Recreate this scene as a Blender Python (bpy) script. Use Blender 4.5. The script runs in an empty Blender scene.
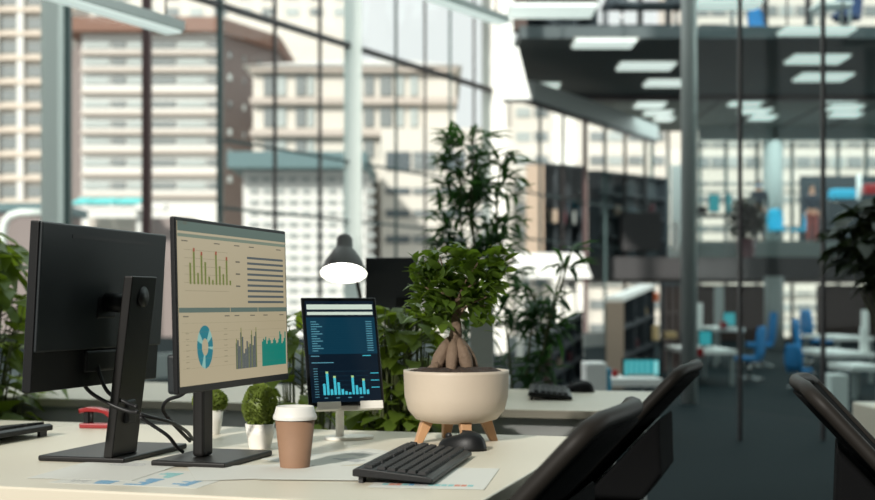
import bpy, bmesh, math, random
from mathutils import Vector, Matrix, Euler
R = math.radians
random.seed(7)
C = bpy.context.scene.collection
# ---------------------------------------------------------------- camera, world, sun, exposure
F = 1300.0; CX = 437.5; HY = 304.0; CZ = 1.07      # focal length in px (875 wide), horizon row, eye height
cam_d = bpy.data.cameras.new('camera'); cam = bpy.data.objects.new('camera', cam_d); C.objects.link(cam)
cam.location = (0, 0, CZ); cam.rotation_euler = (R(90), 0, 0)
cam_d.sensor_width = 36; cam_d.lens = F/875*36; cam_d.shift_y = (HY-250)/875; cam_d.clip_end = 600
cam_d.dof.use_dof = True; cam_d.dof.focus_distance = 2.75; cam_d.dof.aperture_fstop = 3.5
bpy.context.scene.camera = cam
sc = bpy.context.scene
sc.view_settings.view_transform = 'Standard'; sc.view_settings.look = 'None'
sc.view_settings.exposure = 0.0; sc.view_settings.gamma = 1
w = bpy.data.worlds.new('world'); sc.world = w; w.use_nodes = True
bg = w.node_tree.nodes['Background']; bg.inputs[0].default_value = (.96, 1.0, .99, 1); bg.inputs[1].default_value = .95
sd = bpy.data.lights.new('sun', 'SUN'); sun = bpy.data.objects.new('sun', sd); C.objects.link(sun)
sd.energy = 4.8; sd.angle = R(2.5); sd.color = (1.0, .955, .88)
sun.rotation_euler = Vector((.43, .90, -.50)).to_track_quat('-Z', 'Y').to_euler()

def area(name, loc, size, energy, col, rot=(0,0,0)):      # soft fill lamps added to brighten hall and wing
    l = bpy.data.lights.new(name, 'AREA'); l.shape = 'RECTANGLE'; l.size, l.size_y = size; l.energy = energy; l.color = col
    o = bpy.data.objects.new(name, l); C.objects.link(o); o.location = loc; o.rotation_euler = rot
area('side_fill', (18.9, 14, 5.5), (24, 6), 1500, (.90, 1, .96), (0, R(90), 0))  # added fill without a seen source, set along the unseen right wall
area('hall_fill', (2, 12, 9.3), (14, 20), 1000, (.85, 1, .97))  # added overhead fill, like the far one, with no fixture built
area('hall_fill_far', (9, 27, 9.2), (12, 8), 900, (.85, 1, .97))
area('wing_fill', (11, 37.5, 6.1), (13, 5), 800, (.85, 1, .97))  # added boost beneath the wing's ceiling panels
area('lower_wing_fill', (10, 36.5, 1.5), (14, 5), 70, (.9, 1, .97))  # added fill, the lower storey has no fixture
def P(px, py, D): return Vector(((px-CX)/F*D, D, CZ+(HY-py)/F*D))
def X(px, D): return (px-CX)/F*D
def G(px, py, z=0.74):
    D = (CZ-z)*F/(py-HY); return Vector(((px-CX)/F*D, D, z))

# ---------------------------------------------------------------- materials
def mat(name, col, rough=.6, metal=0, emit=None, es=1, noise=0, nscale=8, ncol=None, bump=0, bscale=40, spec=.5, trans=0, coat=0):
    m = bpy.data.materials.new(name); m.use_nodes = True; nt = m.node_tree; b = nt.nodes['Principled BSDF']
    b.inputs['Base Color'].default_value = (*col, 1); b.inputs['Roughness'].default_value = rough
    b.inputs['Metallic'].default_value = metal; b.inputs['Specular IOR Level'].default_value = spec
    if coat: b.inputs['Coat Weight'].default_value = coat
    if emit: b.inputs['Emission Color'].default_value = (*emit, 1); b.inputs['Emission Strength'].default_value = es
    if noise or bump:
        tc = nt.nodes.new('ShaderNodeTexCoord')
    if noise:
        n = nt.nodes.new('ShaderNodeTexNoise'); n.inputs['Scale'].default_value = nscale; n.inputs['Detail'].default_value = 5
        mx = nt.nodes.new('ShaderNodeMix'); mx.data_type = 'RGBA'
        mx.inputs[6].default_value = (*col, 1)
        c2 = ncol if ncol else tuple(max(0, c*(1-noise)) for c in col)
        mx.inputs[7].default_value = (*c2, 1)
        nt.links.new(tc.outputs['Object'], n.inputs['Vector']); nt.links.new(n.outputs['Fac'], mx.inputs[0])
        nt.links.new(mx.outputs[2], b.inputs['Base Color'])
    if bump:
        n2 = nt.nodes.new('ShaderNodeTexNoise'); n2.inputs['Scale'].default_value = bscale
        bp = nt.nodes.new('ShaderNodeBump'); bp.inputs['Strength'].default_value = bump; bp.inputs['Distance'].default_value = .01
        nt.links.new(tc.outputs['Object'], n2.inputs['Vector']); nt.links.new(n2.outputs['Fac'], bp.inputs['Height']); nt.links.new(bp.outputs[0], b.inputs['Normal'])
    return m
def leafmat(name, col, col2, tr=.35, rough=.45):
    m = mat(name, col, rough, noise=.5, nscale=14, ncol=col2); nt = m.node_tree
    b = nt.nodes['Principled BSDF']; out = nt.nodes['Material Output']
    t = nt.nodes.new('ShaderNodeBsdfTranslucent'); t.inputs[0].default_value = (col[0]*1.8, col[1]*1.8, col[2]*.9, 1)
    mx = nt.nodes.new('ShaderNodeMixShader'); mx.inputs[0].default_value = tr
    nt.links.new(b.outputs[0], mx.inputs[1]); nt.links.new(t.outputs[0], mx.inputs[2]); nt.links.new(mx.outputs[0], out.inputs[0])
    return m
def glassmat(name, tint, gloss=.06):
    m = bpy.data.materials.new(name); m.use_nodes = True; nt = m.node_tree; nt.nodes.clear()
    o = nt.nodes.new('ShaderNodeOutputMaterial'); t = nt.nodes.new('ShaderNodeBsdfTransparent'); t.inputs[0].default_value = (*tint, 1)
    g = nt.nodes.new('ShaderNodeBsdfGlossy'); g.inputs['Roughness'].default_value = .03
    mx = nt.nodes.new('ShaderNodeMixShader'); mx.inputs[0].default_value = gloss
    nt.links.new(t.outputs[0], mx.inputs[1]); nt.links.new(g.outputs[0], mx.inputs[2]); nt.links.new(mx.outputs[0], o.inputs[0])
    return m
M = dict(
 desk=mat('desk_laminate', (.64,.59,.475), .38, noise=.06, nscale=3),
 deskedge=mat('desk_edge', (.60,.57,.49), .5),
 blackp=mat('black_plastic', (.006,.0065,.007), .45, spec=.25, bump=.05, bscale=300),
 blackm=mat('black_back', (.014,.018,.020), .45, spec=.35, bump=.05, bscale=400),
 blackg=mat('black_gloss', (.006,.007,.008), .2),
 stand=mat('stand_metal', (.010,.0095,.009), .4, spec=.3),
 rubber=mat('black_rubber', (.008,.008,.009), .5),
 key=mat('key_plastic', (.006,.0065,.007), .55, spec=.18),
 white=mat('white_plastic', (.72,.70,.64), .4),
 whited=mat('white_metal', (.70,.72,.70), .35),
 kraft=mat('kraft_paper', (.26,.15,.09), .75, noise=.15, nscale=30),
 lid=mat('lid_plastic', (.66,.65,.61), .35),
 paper=mat('paper', (.58,.58,.53), .7),
 ink_b=mat('blue_ink', (.10,.28,.45), .7), ink_g=mat('grey_ink', (.35,.36,.37), .7), ink_r=mat('red_ink', (.55,.22,.15), .7), ink_t=mat('teal_ink', (.2,.45,.45), .7),
 red=mat('red_plastic', (.28,.008,.010), .35),
 ceramic=mat('cream_ceramic', (.52,.44,.35), .5, noise=.12, nscale=6, bump=.05, bscale=60),
 wood=mat('beech_wood', (.50,.28,.14), .5, noise=.35, nscale=12),
 soil=mat('soil', (.05,.03,.02), .95, noise=.6, nscale=60, bump=1, bscale=80),
 bark=mat('ficus_bark', (.22,.15,.10), .8, noise=.5, nscale=30, bump=.6, bscale=60),
 stem=mat('green_stem', (.10,.12,.04), .6),
 leafy=leafmat('ficus_leaf', (.12,.19,.025), (.04,.09,.013)),
 leafd=leafmat('dark_leaf', (.05,.13,.045), (.018,.06,.022)),
 leafp=leafmat('pothos_leaf', (.19,.26,.035), (.055,.11,.018)),
 leafb=leafmat('olive_leaf', (.02,.035,.01), (.008,.015,.006), .15),  # very dark olive leaf colour
 leafs=leafmat('box_leaf', (.20,.25,.05), (.06,.10,.02), .25),
 lamp=mat('lamp_metal', (.045,.04,.035), .4, metal=.3),
 bulb=mat('lamp_bulb', (1,1,1), .5, emit=(1,.97,.88), es=14),
 lampin=mat('lamp_inside', (.8,.8,.76), .5),
 fabric=mat('chair_fabric', (.004,.0042,.0045), .9, bump=.3, bscale=500, spec=.08),
 rim=mat('chair_rim', (.014,.012,.010), .55, spec=.2),
 chrome=mat('chrome', (.5,.5,.5), .25, metal=1),
 floor=mat('floor_vinyl', (.0045,.013,.016), .75, noise=.25, nscale=.6, spec=.05),
 mull=mat('mullion_dark', (.035,.03,.032), .5), mullr=mat('mullion_brown', (.10,.055,.055), .5),
 mullt=mat('mullion_teal', (.05,.09,.09), .5),
 col=mat('column_paint', (.78,.84,.79), .4), colw=mat('column_white', (.93,.91,.84), .6),
 pillar=mat('pillar_steel', (.50,.54,.52), .3, metal=.15),
 slab=mat('slab_paint', (.052,.052,.054), .7), slabp=mat('beam_paint', (.09,.075,.08), .7),
 ceil=mat('ceiling_dark', (.075,.095,.10), .8), ceill=mat('ceiling_tiles', (.16,.17,.16), .8),
 panel=mat('light_panel', (.9,.9,.9), .5, emit=(.80,.95,.88), es=.75),
 parapet=mat('white_parapet', (.93,.94,.90), .6),
 beige=mat('beige_board', (.55,.42,.32), .6), darkb=mat('dark_board', (.022,.032,.04), .6), brownb=mat('brown_board', (.06,.035,.028), .6),
 greyb=mat('grey_board', (.30,.33,.32), .6), riser=mat('riser_grey', (.20,.24,.23), .7),
 blue=mat('blue_fabric', (.01,.20,.48), .7), blues=mat('light_blue_fabric', (.02,.36,.56), .7), navy=mat('navy_fabric', (.01,.04,.13), .7),
 teal=mat('teal_screen', (.02,.1,.12), .4, emit=(.04,.42,.46), es=.6),
 tealw=mat('teal_stripe', (.02,.1,.12), .4, emit=(.3,.8,.8), es=.7),
 orange=mat('orange_shade', (.7,.13,.03), .6), yellow=mat('straw_box', (.62,.45,.22), .6), maroon=mat('maroon_glaze', (.11,.03,.04), .4),
 skin=mat('skin', (.55,.28,.18), .6), hair=mat('hair', (.03,.02,.015), .7), shirt=mat('dark_shirt', (.015,.025,.04), .8), trousers=mat('brick_trousers', (.30,.07,.06), .8), mask=mat('blue_mask', (.12,.35,.55), .8),
 glass=glassmat('window_glass', (.95,.98,.97), .03), glasst=glassmat('partition_glass', (.80,.88,.88), .03),
 bcream=mat('facade_cream', (.62,.585,.525), .8, noise=.06, nscale=.1), bwhite=mat('facade_white', (.66,.66,.63), .8, noise=.05, nscale=.1),
 btaupe=mat('facade_taupe', (.22,.18,.17), .8), bbeige=mat('facade_beige', (.58,.50,.42), .8), bbrown=mat('cornice_brown', (.20,.11,.08), .8),
 bteal=mat('roof_teal', (.10,.17,.18), .7), bstone=mat('wall_pinkish', (.46,.405,.36), .8), bturq=mat('turquoise_canopy', (.10,.62,.62), .5),
 wing=mat('pane_grey', (.19,.21,.21), .25), winm=mat('pane_mist', (.33,.36,.35), .3), winl=mat('pane_light', (.36,.40,.39), .3), wind=mat('pane_dark', (.09,.11,.12), .25),
 ground=mat('paving', (.45,.43,.40), .9, noise=.2, nscale=.3),
)
# ---------------------------------------------------------------- mesh helpers
class MB:
    def __init__(s): s.v = []; s.f = []; s.m = []; s.sm = []
    def add(s, vs, fs, mi=0, smooth=False):
        o = len(s.v); s.v += [Vector(v) for v in vs]; s.f += [tuple(i+o for i in f) for f in fs]; s.m += [mi]*len(fs); s.sm += [smooth]*len(fs); return s
    def box(s, c, d, mi=0, rz=0, mx=None):
        vs = []
        for k in range(8):
            p = Vector(((k & 1)-.5, ((k >> 1) & 1)-.5, ((k >> 2) & 1)-.5)); p = Vector((p.x*d[0], p.y*d[1], p.z*d[2]))
            if mx: p = mx @ p
            elif rz: p = Matrix.Rotation(rz, 3, 'Z') @ p
            vs.append(p+Vector(c))
        return s.add(vs, [(0,2,3,1),(4,5,7,6),(0,1,5,4),(2,6,7,3),(0,4,6,2),(1,3,7,5)], mi)
    def prism(s, poly, z0, z1, mi=0):
        n = len(poly); vs = [(x, y, z0) for x, y in poly]+[(x, y, z1) for x, y in poly]
        return s.add(vs, [tuple(range(n-1, -1, -1)), tuple(range(n, 2*n))]+[(i, (i+1) % n, (i+1) % n+n, i+n) for i in range(n)], mi)
    def lathe(s, prof, c=(0,0,0), n=28, mi=0, caps=True):
        vs = []
        for r, z in prof:
            for k in range(n):
                a = 2*math.pi*k/n; vs.append((c[0]+r*math.cos(a), c[1]+r*math.sin(a), c[2]+z))
        fs = []
        for i in range(len(prof)-1):
            for k in range(n): fs.append((i*n+k, i*n+(k+1) % n, (i+1)*n+(k+1) % n, (i+1)*n+k))
        if caps: fs += [tuple(range(n-1, -1, -1)), tuple(range((len(prof)-1)*n, len(prof)*n))]
        return s.add(vs, fs, mi, True)
    def tube(s, pts, r, n=10, mi=0):
        pts = [Vector(p) for p in pts]; rs = r if isinstance(r, (list, tuple)) else [r]*len(pts); vs = []
        ref = None
        for i, p in enumerate(pts):
            t = (pts[min(i+1, len(pts)-1)]-pts[max(i-1, 0)]).normalized()
            if ref is None: ref = t.orthogonal().normalized()
            ref = (ref-t*ref.dot(t)).normalized(); b = t.cross(ref)
            for k in range(n):
                a = 2*math.pi*k/n; vs.append(p+(ref*math.cos(a)+b*math.sin(a))*rs[i])
        fs = [(i*n+k, i*n+(k+1) % n, (i+1)*n+(k+1) % n, (i+1)*n+k) for i in range(len(pts)-1) for k in range(n)]
        fs += [tuple(range(n-1, -1, -1)), tuple(range((len(pts)-1)*n, len(pts)*n))]
        return s.add(vs, fs, mi, True)
    def ellipsoid(s, c, r, n=16, mi=0, jit=0):
        vs = []; m = n//2
        for i in range(m+1):
            t = math.pi*i/m
            for k in range(n):
                a = 2*math.pi*k/n; j = 1+random.uniform(-jit, jit)
                vs.append((c[0]+r[0]*math.sin(t)*math.cos(a)*j, c[1]+r[1]*math.sin(t)*math.sin(a)*j, c[2]+r[2]*math.cos(t)*j))
        fs = [(i*n+k, (i+1)*n+k, (i+1)*n+(k+1) % n, i*n+(k+1) % n) for i in range(m) for k in range(n)]
        return s.add(vs, fs, mi, True)
    def leaf(s, base, d, up, L, W, mi=0, curl=.25):
        d = Vector(d).normalized(); up = Vector(up); side = d.cross(up)
        if side.length < 1e-4: side = d.orthogonal()
        side.normalize(); nrm = side.cross(d).normalized(); b = Vector(base)
        q = lambda t, w, h: b+d*(L*t)+side*(W*w)+nrm*(L*h)
        vs = [q(0,0,0), q(.3,.42,.05), q(.3,0,0), q(.3,-.42,.05), q(.65,.42,-curl*.3+.05), q(.65,0,-curl*.3), q(.65,-.42,-curl*.3+.05), q(1,0,-curl)]
        return s.add(vs, [(0,2,1),(0,3,2),(1,2,5,4),(2,3,6,5),(4,5,7),(5,6,7)], mi, True)
    def build(s, name, mats, parent=None, bevel=0, sub=0):
        me = bpy.data.meshes.new(name); me.from_pydata([tuple(v) for v in s.v], [], s.f)
        for m in (mats if isinstance(mats, (list, tuple)) else [mats]): me.materials.append(M[m] if isinstance(m, str) else m)
        for i, p in enumerate(me.polygons): p.material_index = s.m[i]; p.use_smooth = s.sm[i]
        me.update(); o = bpy.data.objects.new(name, me); C.objects.link(o)
        if parent: o.parent = parent
        if bevel:
            b = o.modifiers.new('bevel', 'BEVEL'); b.width = bevel; b.segments = 3; b.limit_method = 'ANGLE'; b.angle_limit = R(40)
        if sub:
            u = o.modifiers.new('sub', 'SUBSURF'); u.levels = sub; u.render_levels = sub
        return o
def tag(o, label=None, cat=None, group=None, kind=None):
    if label: o['label'] = label
    if cat: o['category'] = cat
    if group: o['group'] = group
    if kind: o['kind'] = kind
    return o
def empty(name, loc=(0,0,0), rz=0, label=None, cat=None, group=None):
    o = bpy.data.objects.new(name, None); C.objects.link(o); o.location = loc; o.rotation_euler = (0,0,rz); o.empty_display_size = .1
    return tag(o, label, cat, group)
def children(o): return [x for x in C.objects if x.parent == o]
def copy_tree(o, parent=None, **kw):
    c = o.copy(); C.objects.link(c); c.parent = parent
    for ch in children(o): copy_tree(ch, c)
    return c
def struct(o): o['kind'] = 'structure'; return o
def basis(o, u, loc):   # local x -> u horizontal dir
    o.location = loc; o.rotation_euler = (0, 0, math.atan2(u[1], u[0])); return o

U = Vector((.280, .960)).normalized(); N = Vector((U.y, -U.x))      # desk directions: U away-right, N to the right
UA = math.atan2(U.y, U.x)

# ================================================================= STRUCTURE
struct(MB().prism([(-40,-6),(40,-6),(40,42),(-40,42)], -.1, 0).build('floor', 'floor'))
# ----- oblique window wall
K = 17.0*1116
def wp(px): D = K/(1171-px); return Vector(((px-CX)/F*D, D))
wd = (wp(600)-wp(100)).normalized(); wang = math.atan2(wd.y, wd.x); wn = Vector((-wd.y, wd.x))
HT = CZ+4.58
def mullion(px, wpx, m, name, z1=9.5, z0=0, dep=.16):
    if px > 500: z1 = HT+.5
    c = wp(px); wm = wpx/F*c.y
    return struct(MB().box((c.x, c.y, (z0+z1)/2), (wm, dep, z1-z0)).build(name, m))
tn = [0]
def trim():
    tn[0] += 1; return 'trim_%d' % tn[0]
for px, wpx, m in [(-70,5,'mull'),(66,9,'mullt'),(147,8,'mullr'),(220,5,'mullt'),(275,3,'mull'),(320,3,'mull'),(396,2.6,'mullt'),(425,2.6,'mull'),(450,2.6,'mullt'),(474,2.4,'mull'),(540,2.6,'mullt'),(563,2.4,'mull'),(605,2.6,'mullt'),(625,2.4,'mull'),(645,2.4,'mull')]:
    mullion(px, wpx, m, trim())
for px, wpx, m in [(53,17,'col'),(353,17,'col'),(494,24,'colw')]:
    mullion(px, wpx, m, trim(), dep=.3)
struct(MB().box((X(563,40), 40, 2), (20/F*40, 1.0, 18)).build(trim(), 'colw'))
mullion(585, 4, 'mullr', trim(), z1=6.3)
def wallbar(px0, px1, z0, z1, t, m, name, off=0):
    a, b = wp(px0), wp(px1); c = (a+b)/2+wn*off
    return struct(MB().box((c.x, c.y, (z0+z1)/2), ((b-a).length, t, z1-z0), rz=wang).build(name, m))
wallbar(-150, 655, HT-.04, HT+.05, .1, 'mull', trim())
wallbar(530, 655, HT+.05, HT+.50, .2, 'greyb', 'wall_header')
wallbar(-150, 655, 0, .35, .2, 'greyb', 'baseboard_left')
for z in (1.5, 2.55, 3.6):
    wallbar(225, 655, z-.02, z+.02, .05, 'mullt', trim())
a, b = wp(-150), wp(655)
g = MB().add([(a.x,a.y,.3),(b.x,b.y,.3),(b.x,b.y,9.5),(a.x,a.y,9.5)], [(0,1,2,3)]); struct(g.build('window_1', 'glass'))

# ----- unseen hall roof and rear wall added to block sun and sky; right wall
def wl(y): return -4.945+(y-17)*wd.x/wd.y
sl=lambda x,y: (x+.478*(y-25), y)
m=MB(); m.prism([(wl(-6),-6),sl(-.6,-6),sl(-.6,26),(wl(26),26)],9.5,9.7); m.prism([sl(3.6,-6),(19.2,-6),(19.2,26),sl(3.6,26)],9.5,9.7)
m.prism([sl(-.6,-6),sl(3.6,-6),sl(3.6,9),sl(-.6,9)],9.5,9.7); m.prism([(wl(26),26),(19.2,26),(19.2,31.5),(wl(31.5),31.5)],9.5,9.7)  # slot left in the unseen roof so sun reaches the white column
struct(m.build('ceiling_sun_block','ceill'))
m = MB(); x0, x1 = wl(-6), 19.2; ox0, ox1, oz0, oz1 = -6.6, -1.6, 3.3, 6.2  # opening placed so the sunbeam falls on the desk area only
for (a_, b_, c_, d_) in ((x0,ox0,0,9.5),(ox1,x1,0,9.5),(ox0,ox1,0,oz0),(ox0,ox1,oz1,9.5)):
    m.box(((a_+b_)/2, -6, (c_+d_)/2), (b_-a_, .2, d_-c_))
struct(m.build('wall_rear_sun_block', 'ceill'))
for za, zb_ in ((0, 2.4), (8.6, 9.5)): struct(MB().box((19.2, 17.5, (za+zb_)/2), (.2, 47, zb_-za)).build('wall_right', 'ceill'))
struct(MB().box((19.2, 35, 5.5), (.2, 12, 6.2)).build('wall_right_end', 'ceill'))
for k in range(6): struct(MB().box((19.2, -6+7*k, 5.5), (.2, .3, 6.2)).build(trim(), 'col'))
struct(MB().add([(19.2,-6,2.4),(19.2,29,2.4),(19.2,29,8.6),(19.2,-6,8.6)], [(0,1,2,3)]).build('window_added', 'glass'))  # unseen window added to go with the side fill lamp
# ----- two-storey office wing across the hall
D1 = 34.0; D2 = 41.0
ZF = CZ+(HY-257)/F*D1; ZU = CZ+(HY-279)/F*D1; ZC = CZ+5.44
xl, xr = X(585, D1), 19.0
struct(MB().box(((xl+xr)/2, (D1+D2)/2, (ZF+ZU)/2), (xr-xl, D2-D1, ZF-ZU)).build('floor_upper', 'slab'))
struct(MB().box(((X(690,36.5)+xr)/2, (36.5+D2)/2, ZF+.27), (xr-X(690,36.5), D2-36.5, .54)).build('floor_platform', 'riser'))
# dark ceiling over the wing with its deep edge, top storey floor above it
struct(MB().prism([(X(520,26.6),26.6),(X(955,26.6),26.6),(xr,D1),(X(500,D1),D1)], ZC, ZC+.25).build('ceiling', 'ceil'))
struct(MB().prism([(X(545,D1),D1+.25),(xr,D1+.25),(xr,D2),(X(640,D2),D2)], ZC, ZC+.25).build('ceiling_back', 'ceill'))
struct(MB().box(((X(520,D1)+xr)/2, D1, ZC+.08), (xr-X(520,D1), .3, .40)).build(trim(), 'slabp'))
zb0, zb1 = CZ+(HY-141)/F*(D2-1), ZC
struct(MB().box(((X(692,D2)+xr)/2, D2-1, (zb0+zb1)/2), (xr-X(692,D2), .2, zb1-zb0)).build('wall_bulkhead', 'greyb'))
for k in range(4):   # joints of the back ceiling
    x = X(700+55*k, D1+1); struct(MB().box((x+.5, (D1+D2)/2, ZC-.02), (.05, D2-D1-1, .04)).build(trim(), 'slab'))
# white parapet ends near the window side
vs=[(X(px,D_),D_,CZ+(HY-y)/F*25) for D_ in (25,25.5) for px,y in ((512,253),(583,253),(592,278),(512,278))]
struct(MB().add(vs,[(0,3,2,1),(4,5,6,7),(0,1,5,4),(1,2,6,5),(2,3,7,6),(3,0,4,7)]).build('wall_parapet', 'parapet'))
for px in (520,580): struct(MB().box((X(px,25.2),25.25,CZ/2+.25),(.12,.2,CZ+.5)).build(trim(), 'colw'))
fz=lambda y: CZ+(HY-y)/F*25
vs=[(X(px,D_),D_,fz(y)) for D_ in (25,25.5) for px,y in ((503,47),(518,47),(531,99),(503,99))]
struct(MB().add(vs,[(0,3,2,1),(4,5,6,7),(0,1,5,4),(1,2,6,5),(2,3,7,6),(3,0,4,7)]).build('wall_fascia', 'parapet'))
struct(MB().box((X(503,25)+.1,25.25,(fz(47)+9.5)/2),(.2,.3,9.5-fz(47))).build(trim(), 'parapet'))
# columns
for i, (px, D, wpx, z0, z1) in enumerate([(773, D2-.8, 20, ZF, ZC), (774, 31, 19, 0, ZU)]):
    struct(MB().lathe([(wpx/2/F*D, z0), (wpx/2/F*D, z1)], (X(px, D), D, 0)).build(trim(), 'greyb'))
# back glazing with bars
for i, px in enumerate([652, 668, 700, 726, 757, 792, 838, 866]):
    struct(MB().box((X(px,D2), D2, 3.3), (.09, .1, 6.6)).build(trim(), 'mullt'))
for i, z in enumerate([ZF+1.2, ZF+2.3, .6, 1.25]):
    struct(MB().box(((X(640,D2)+xr)/2, D2, z), (xr-X(640,D2), .08, .05)).build(trim(), 'mullt'))
struct(MB().add([(X(640,D2),D2+.02,0),(xr,D2+.02,0),(xr,D2+.02,ZC),(X(640,D2),D2+.02,ZC)], [(0,1,2,3)]).build('window_2', 'glass'))
# lower storey rear walls
def rwall(px0, px1, y0, D, m, name, z0=0):
    struct(MB().box((X((px0+px1)/2,D), D, (z0+CZ+(HY-y0)/F*D)/2), (X(px1,D)-X(px0,D), .15, CZ+(HY-y0)/F*D-z0)).build(name, m))
rwall(660, 766, 285, 38, 'brownb', 'wall_rear'); rwall(817, 900, 285, 38, 'brownb', 'wall_rear_right')
rwall(800, 880, 176, 40, 'darkb', 'wall_upper_screen', ZF)
# near glass partition and steel pillar
for px, D, wpx, m in [(740, 10.2, 3, 'mull'), (823, 10.2, 3, 'mull')]:
    struct(MB().box((X(px,D), D, 4.0), (wpx/F*D, .06, 8.0)).build(trim(), m))
struct(MB().lathe([(8/F*14, 0), (8/F*14, 9.4)], (X(689,14), 14, 0)).build(trim(), 'pillar'))
struct(MB().add([(X(689,14),14,.02),(X(940,10.2),10.2,.02),(X(940,10.2),10.2,9.4),(X(689,14),14,9.4)], [(0,1,2,3)]).build('window_3', 'glasst'))

# ================================================================= OUTSIDE
struct(MB().box((10, 110, -8.1), (320, 130, .2)).build('ground', 'ground'))
def facade_building(name, label, D, px0, px1, ytop, mwall, rows, cols, depth=14, wname='window', ang=0, rowy=None, parts=None, maxw=100):
    x0, x1 = X(px0, D), X(px1, D); zt = CZ+(HY-ytop)/F*D
    root = empty(name, (0,0,0), 0, label, 'building')
    MB().box(((x0+x1)/2, D+depth/2, (zt-8)/2), (x1-x0, depth, zt+8)).build('wall', mwall, root)
    protos = {}
    for (ya, yb) in rows:
        for (ca, cb, mm) in cols:
            wx, wz = X(cb, D)-X(ca, D), (yb-ya)/F*D; key = (round(wx, 2), round(wz, 2), mm)
            if key not in protos:
                o = MB().box((0,0,0), (wx, .25, wz)).build(wname, mm, root); protos[key] = o
            else:
                o = protos[key].copy(); C.objects.link(o)
            o.location = ((X(ca,D)+X(cb,D))/2, D, CZ+(HY-(ya+yb)/2)/F*D)
    return root
rnd = random.Random(3)
# B1 beige tower at far left
r = facade_building('apartment_tower', 'tall beige tower with square grey windows at the far left', 92, -60, 68, -60, 'bcream',
    [(k*24-6, k*24+5) for k in range(0, 9)], [(-24,-8,'wing'),(0,17,'wing'),(28,46,'wing')], depth=6)
for c in (-3, 22, 50): MB().box((X(c,92), 91.8, 14), (.45, .5, 44)).build('pilaster', 'bwhite', r)
for k in range(9):
    o = MB().box((X(8,92), 91.7, CZ+(HY-(k*24+11))/F*92), (9.6, .5, .3)).build('ledge', 'bbeige', r)
# B2 banded office block
r = facade_building('office_block', 'pale office block with long window bands and a brown cornice', 82, 82, 219, 30, 'bwhite',
    [(42,48),(59,65),(77,84),(101,107),(121,127),(139,144),(159,166),(182,189)],
    [(84,110,'winl'),(112,126,'wing'),(128,146,'winl'),(152,176,'wing'),(178,206,'winl'),(208,217,'wing')], depth=20)
D=82
for k, y in enumerate([54,71,93,114,133,152,175,196]):
    MB().box((X(150.5,D), D-.2, CZ+(HY-y)/F*D), (X(219,D)-X(82,D), .5, .22)).build('ledge', 'bstone', r)
MB().prism([(X(68,D+9),D+9),(X(82,D),D+.05),(X(82,D),D+9)], -8, CZ+(HY-34)/F*D).build('side_wing', 'btaupe', r)
MB().prism([(X(219,D),D),(X(278,D+6),D+6),(X(278,D+6),D+18),(X(219,D),D+18)], -8, CZ+(HY-30)/F*D).build('dark_wing', 'btaupe', r)
for j, y in enumerate([52,75,102,130,150,178]):
    for i, px in enumerate([226,240,256]):
        MB().box((X(px+4,D+2+i*1.8), D+1.0+i*1.5, CZ+(HY-y)/F*D), (.55, .3, .4)).build('window', 'winl' if (i+j) % 2 else 'wing', r)
MB().prism([(X(66,D),D-1),(X(222,D),D-1),(X(282,D+6),D+5),(X(282,D+6),D+19),(X(66,D),D+19)], CZ+(HY-34)/F*D, CZ+(HY-20)/F*D).build('cornice', 'bbrown', r)
# B3 cream block with a hipped roof
r = facade_building('cream_mansion_block', 'cream block with a low hipped roof and tall paired windows', 72, 253, 455, 68, 'bcream',
    [(76,96),(108,127),(140,158)], [(264,274,'wing'),(276,286,'winl'),(296,306,'wing'),(308,314,'winl'),(364,374,'wing'),(380,392,'wing'),(396,404,'winl'),(410,418,'winl')])
D=72
for y in (70,102,134): MB().box((X(354,D), D-.3, CZ+(HY-y)/F*D), (X(455,D)-X(250,D), .6, .35)).build('ledge', 'bstone', r)
xa, xb, xm = X(244,D), X(462,D), X(325,D); zt, zr = CZ+(HY-68)/F*D, CZ+(HY-36)/F*D
MB().add([(xa,D-.8,zt),(xb,D-.8,zt),(xb,D+16,zt),(xa,D+16,zt),(xm,D+7,zr),(X(400,D),D+7,zr)], [(0,1,5,4),(1,2,5),(2,3,4,5),(3,0,4),(3,2,1,0)]).build('roof', 'bwhite', r)
# B4 white lattice building with a teal roof
r = facade_building('lattice_building', 'low white lattice-fronted building under a flat dark teal roof', 62, 243, 366, 170, 'bwhite',
    [(y, y+4) for y in range(178, 330, 11)], [(x, x+8, 'winm') for x in range(250, 368, 13)], depth=9, wname='window')
MB().box((X(300,62), 66, CZ+(HY-163)/F*62), (X(368,62)-X(232,62), 11, .75)).build('roof', 'bteal', r)
# B5 long horizontal block
r = facade_building('terraced_block', 'cream terraced block with dark window strips right of the near column', 68, 381, 512, 128, 'bcream',
    [(152,170),(188,194),(210,217),(236,243),(262,269),(290,297)], [(386,410,'wind'),(413,436,'wing'),(440,465,'wind'),(470,500,'wing')], depth=3.4)
# B6 distant top
r = facade_building('distant_office', 'hazy distant pale block showing above the brown cornice', 150, 60, 345, -40, 'bcream',
    [(-28,-18),(-10,0),(8,16)], [(x, x+13, 'winl' if (x//24) % 2 else 'wing') for x in range(70, 335, 24)])
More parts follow.
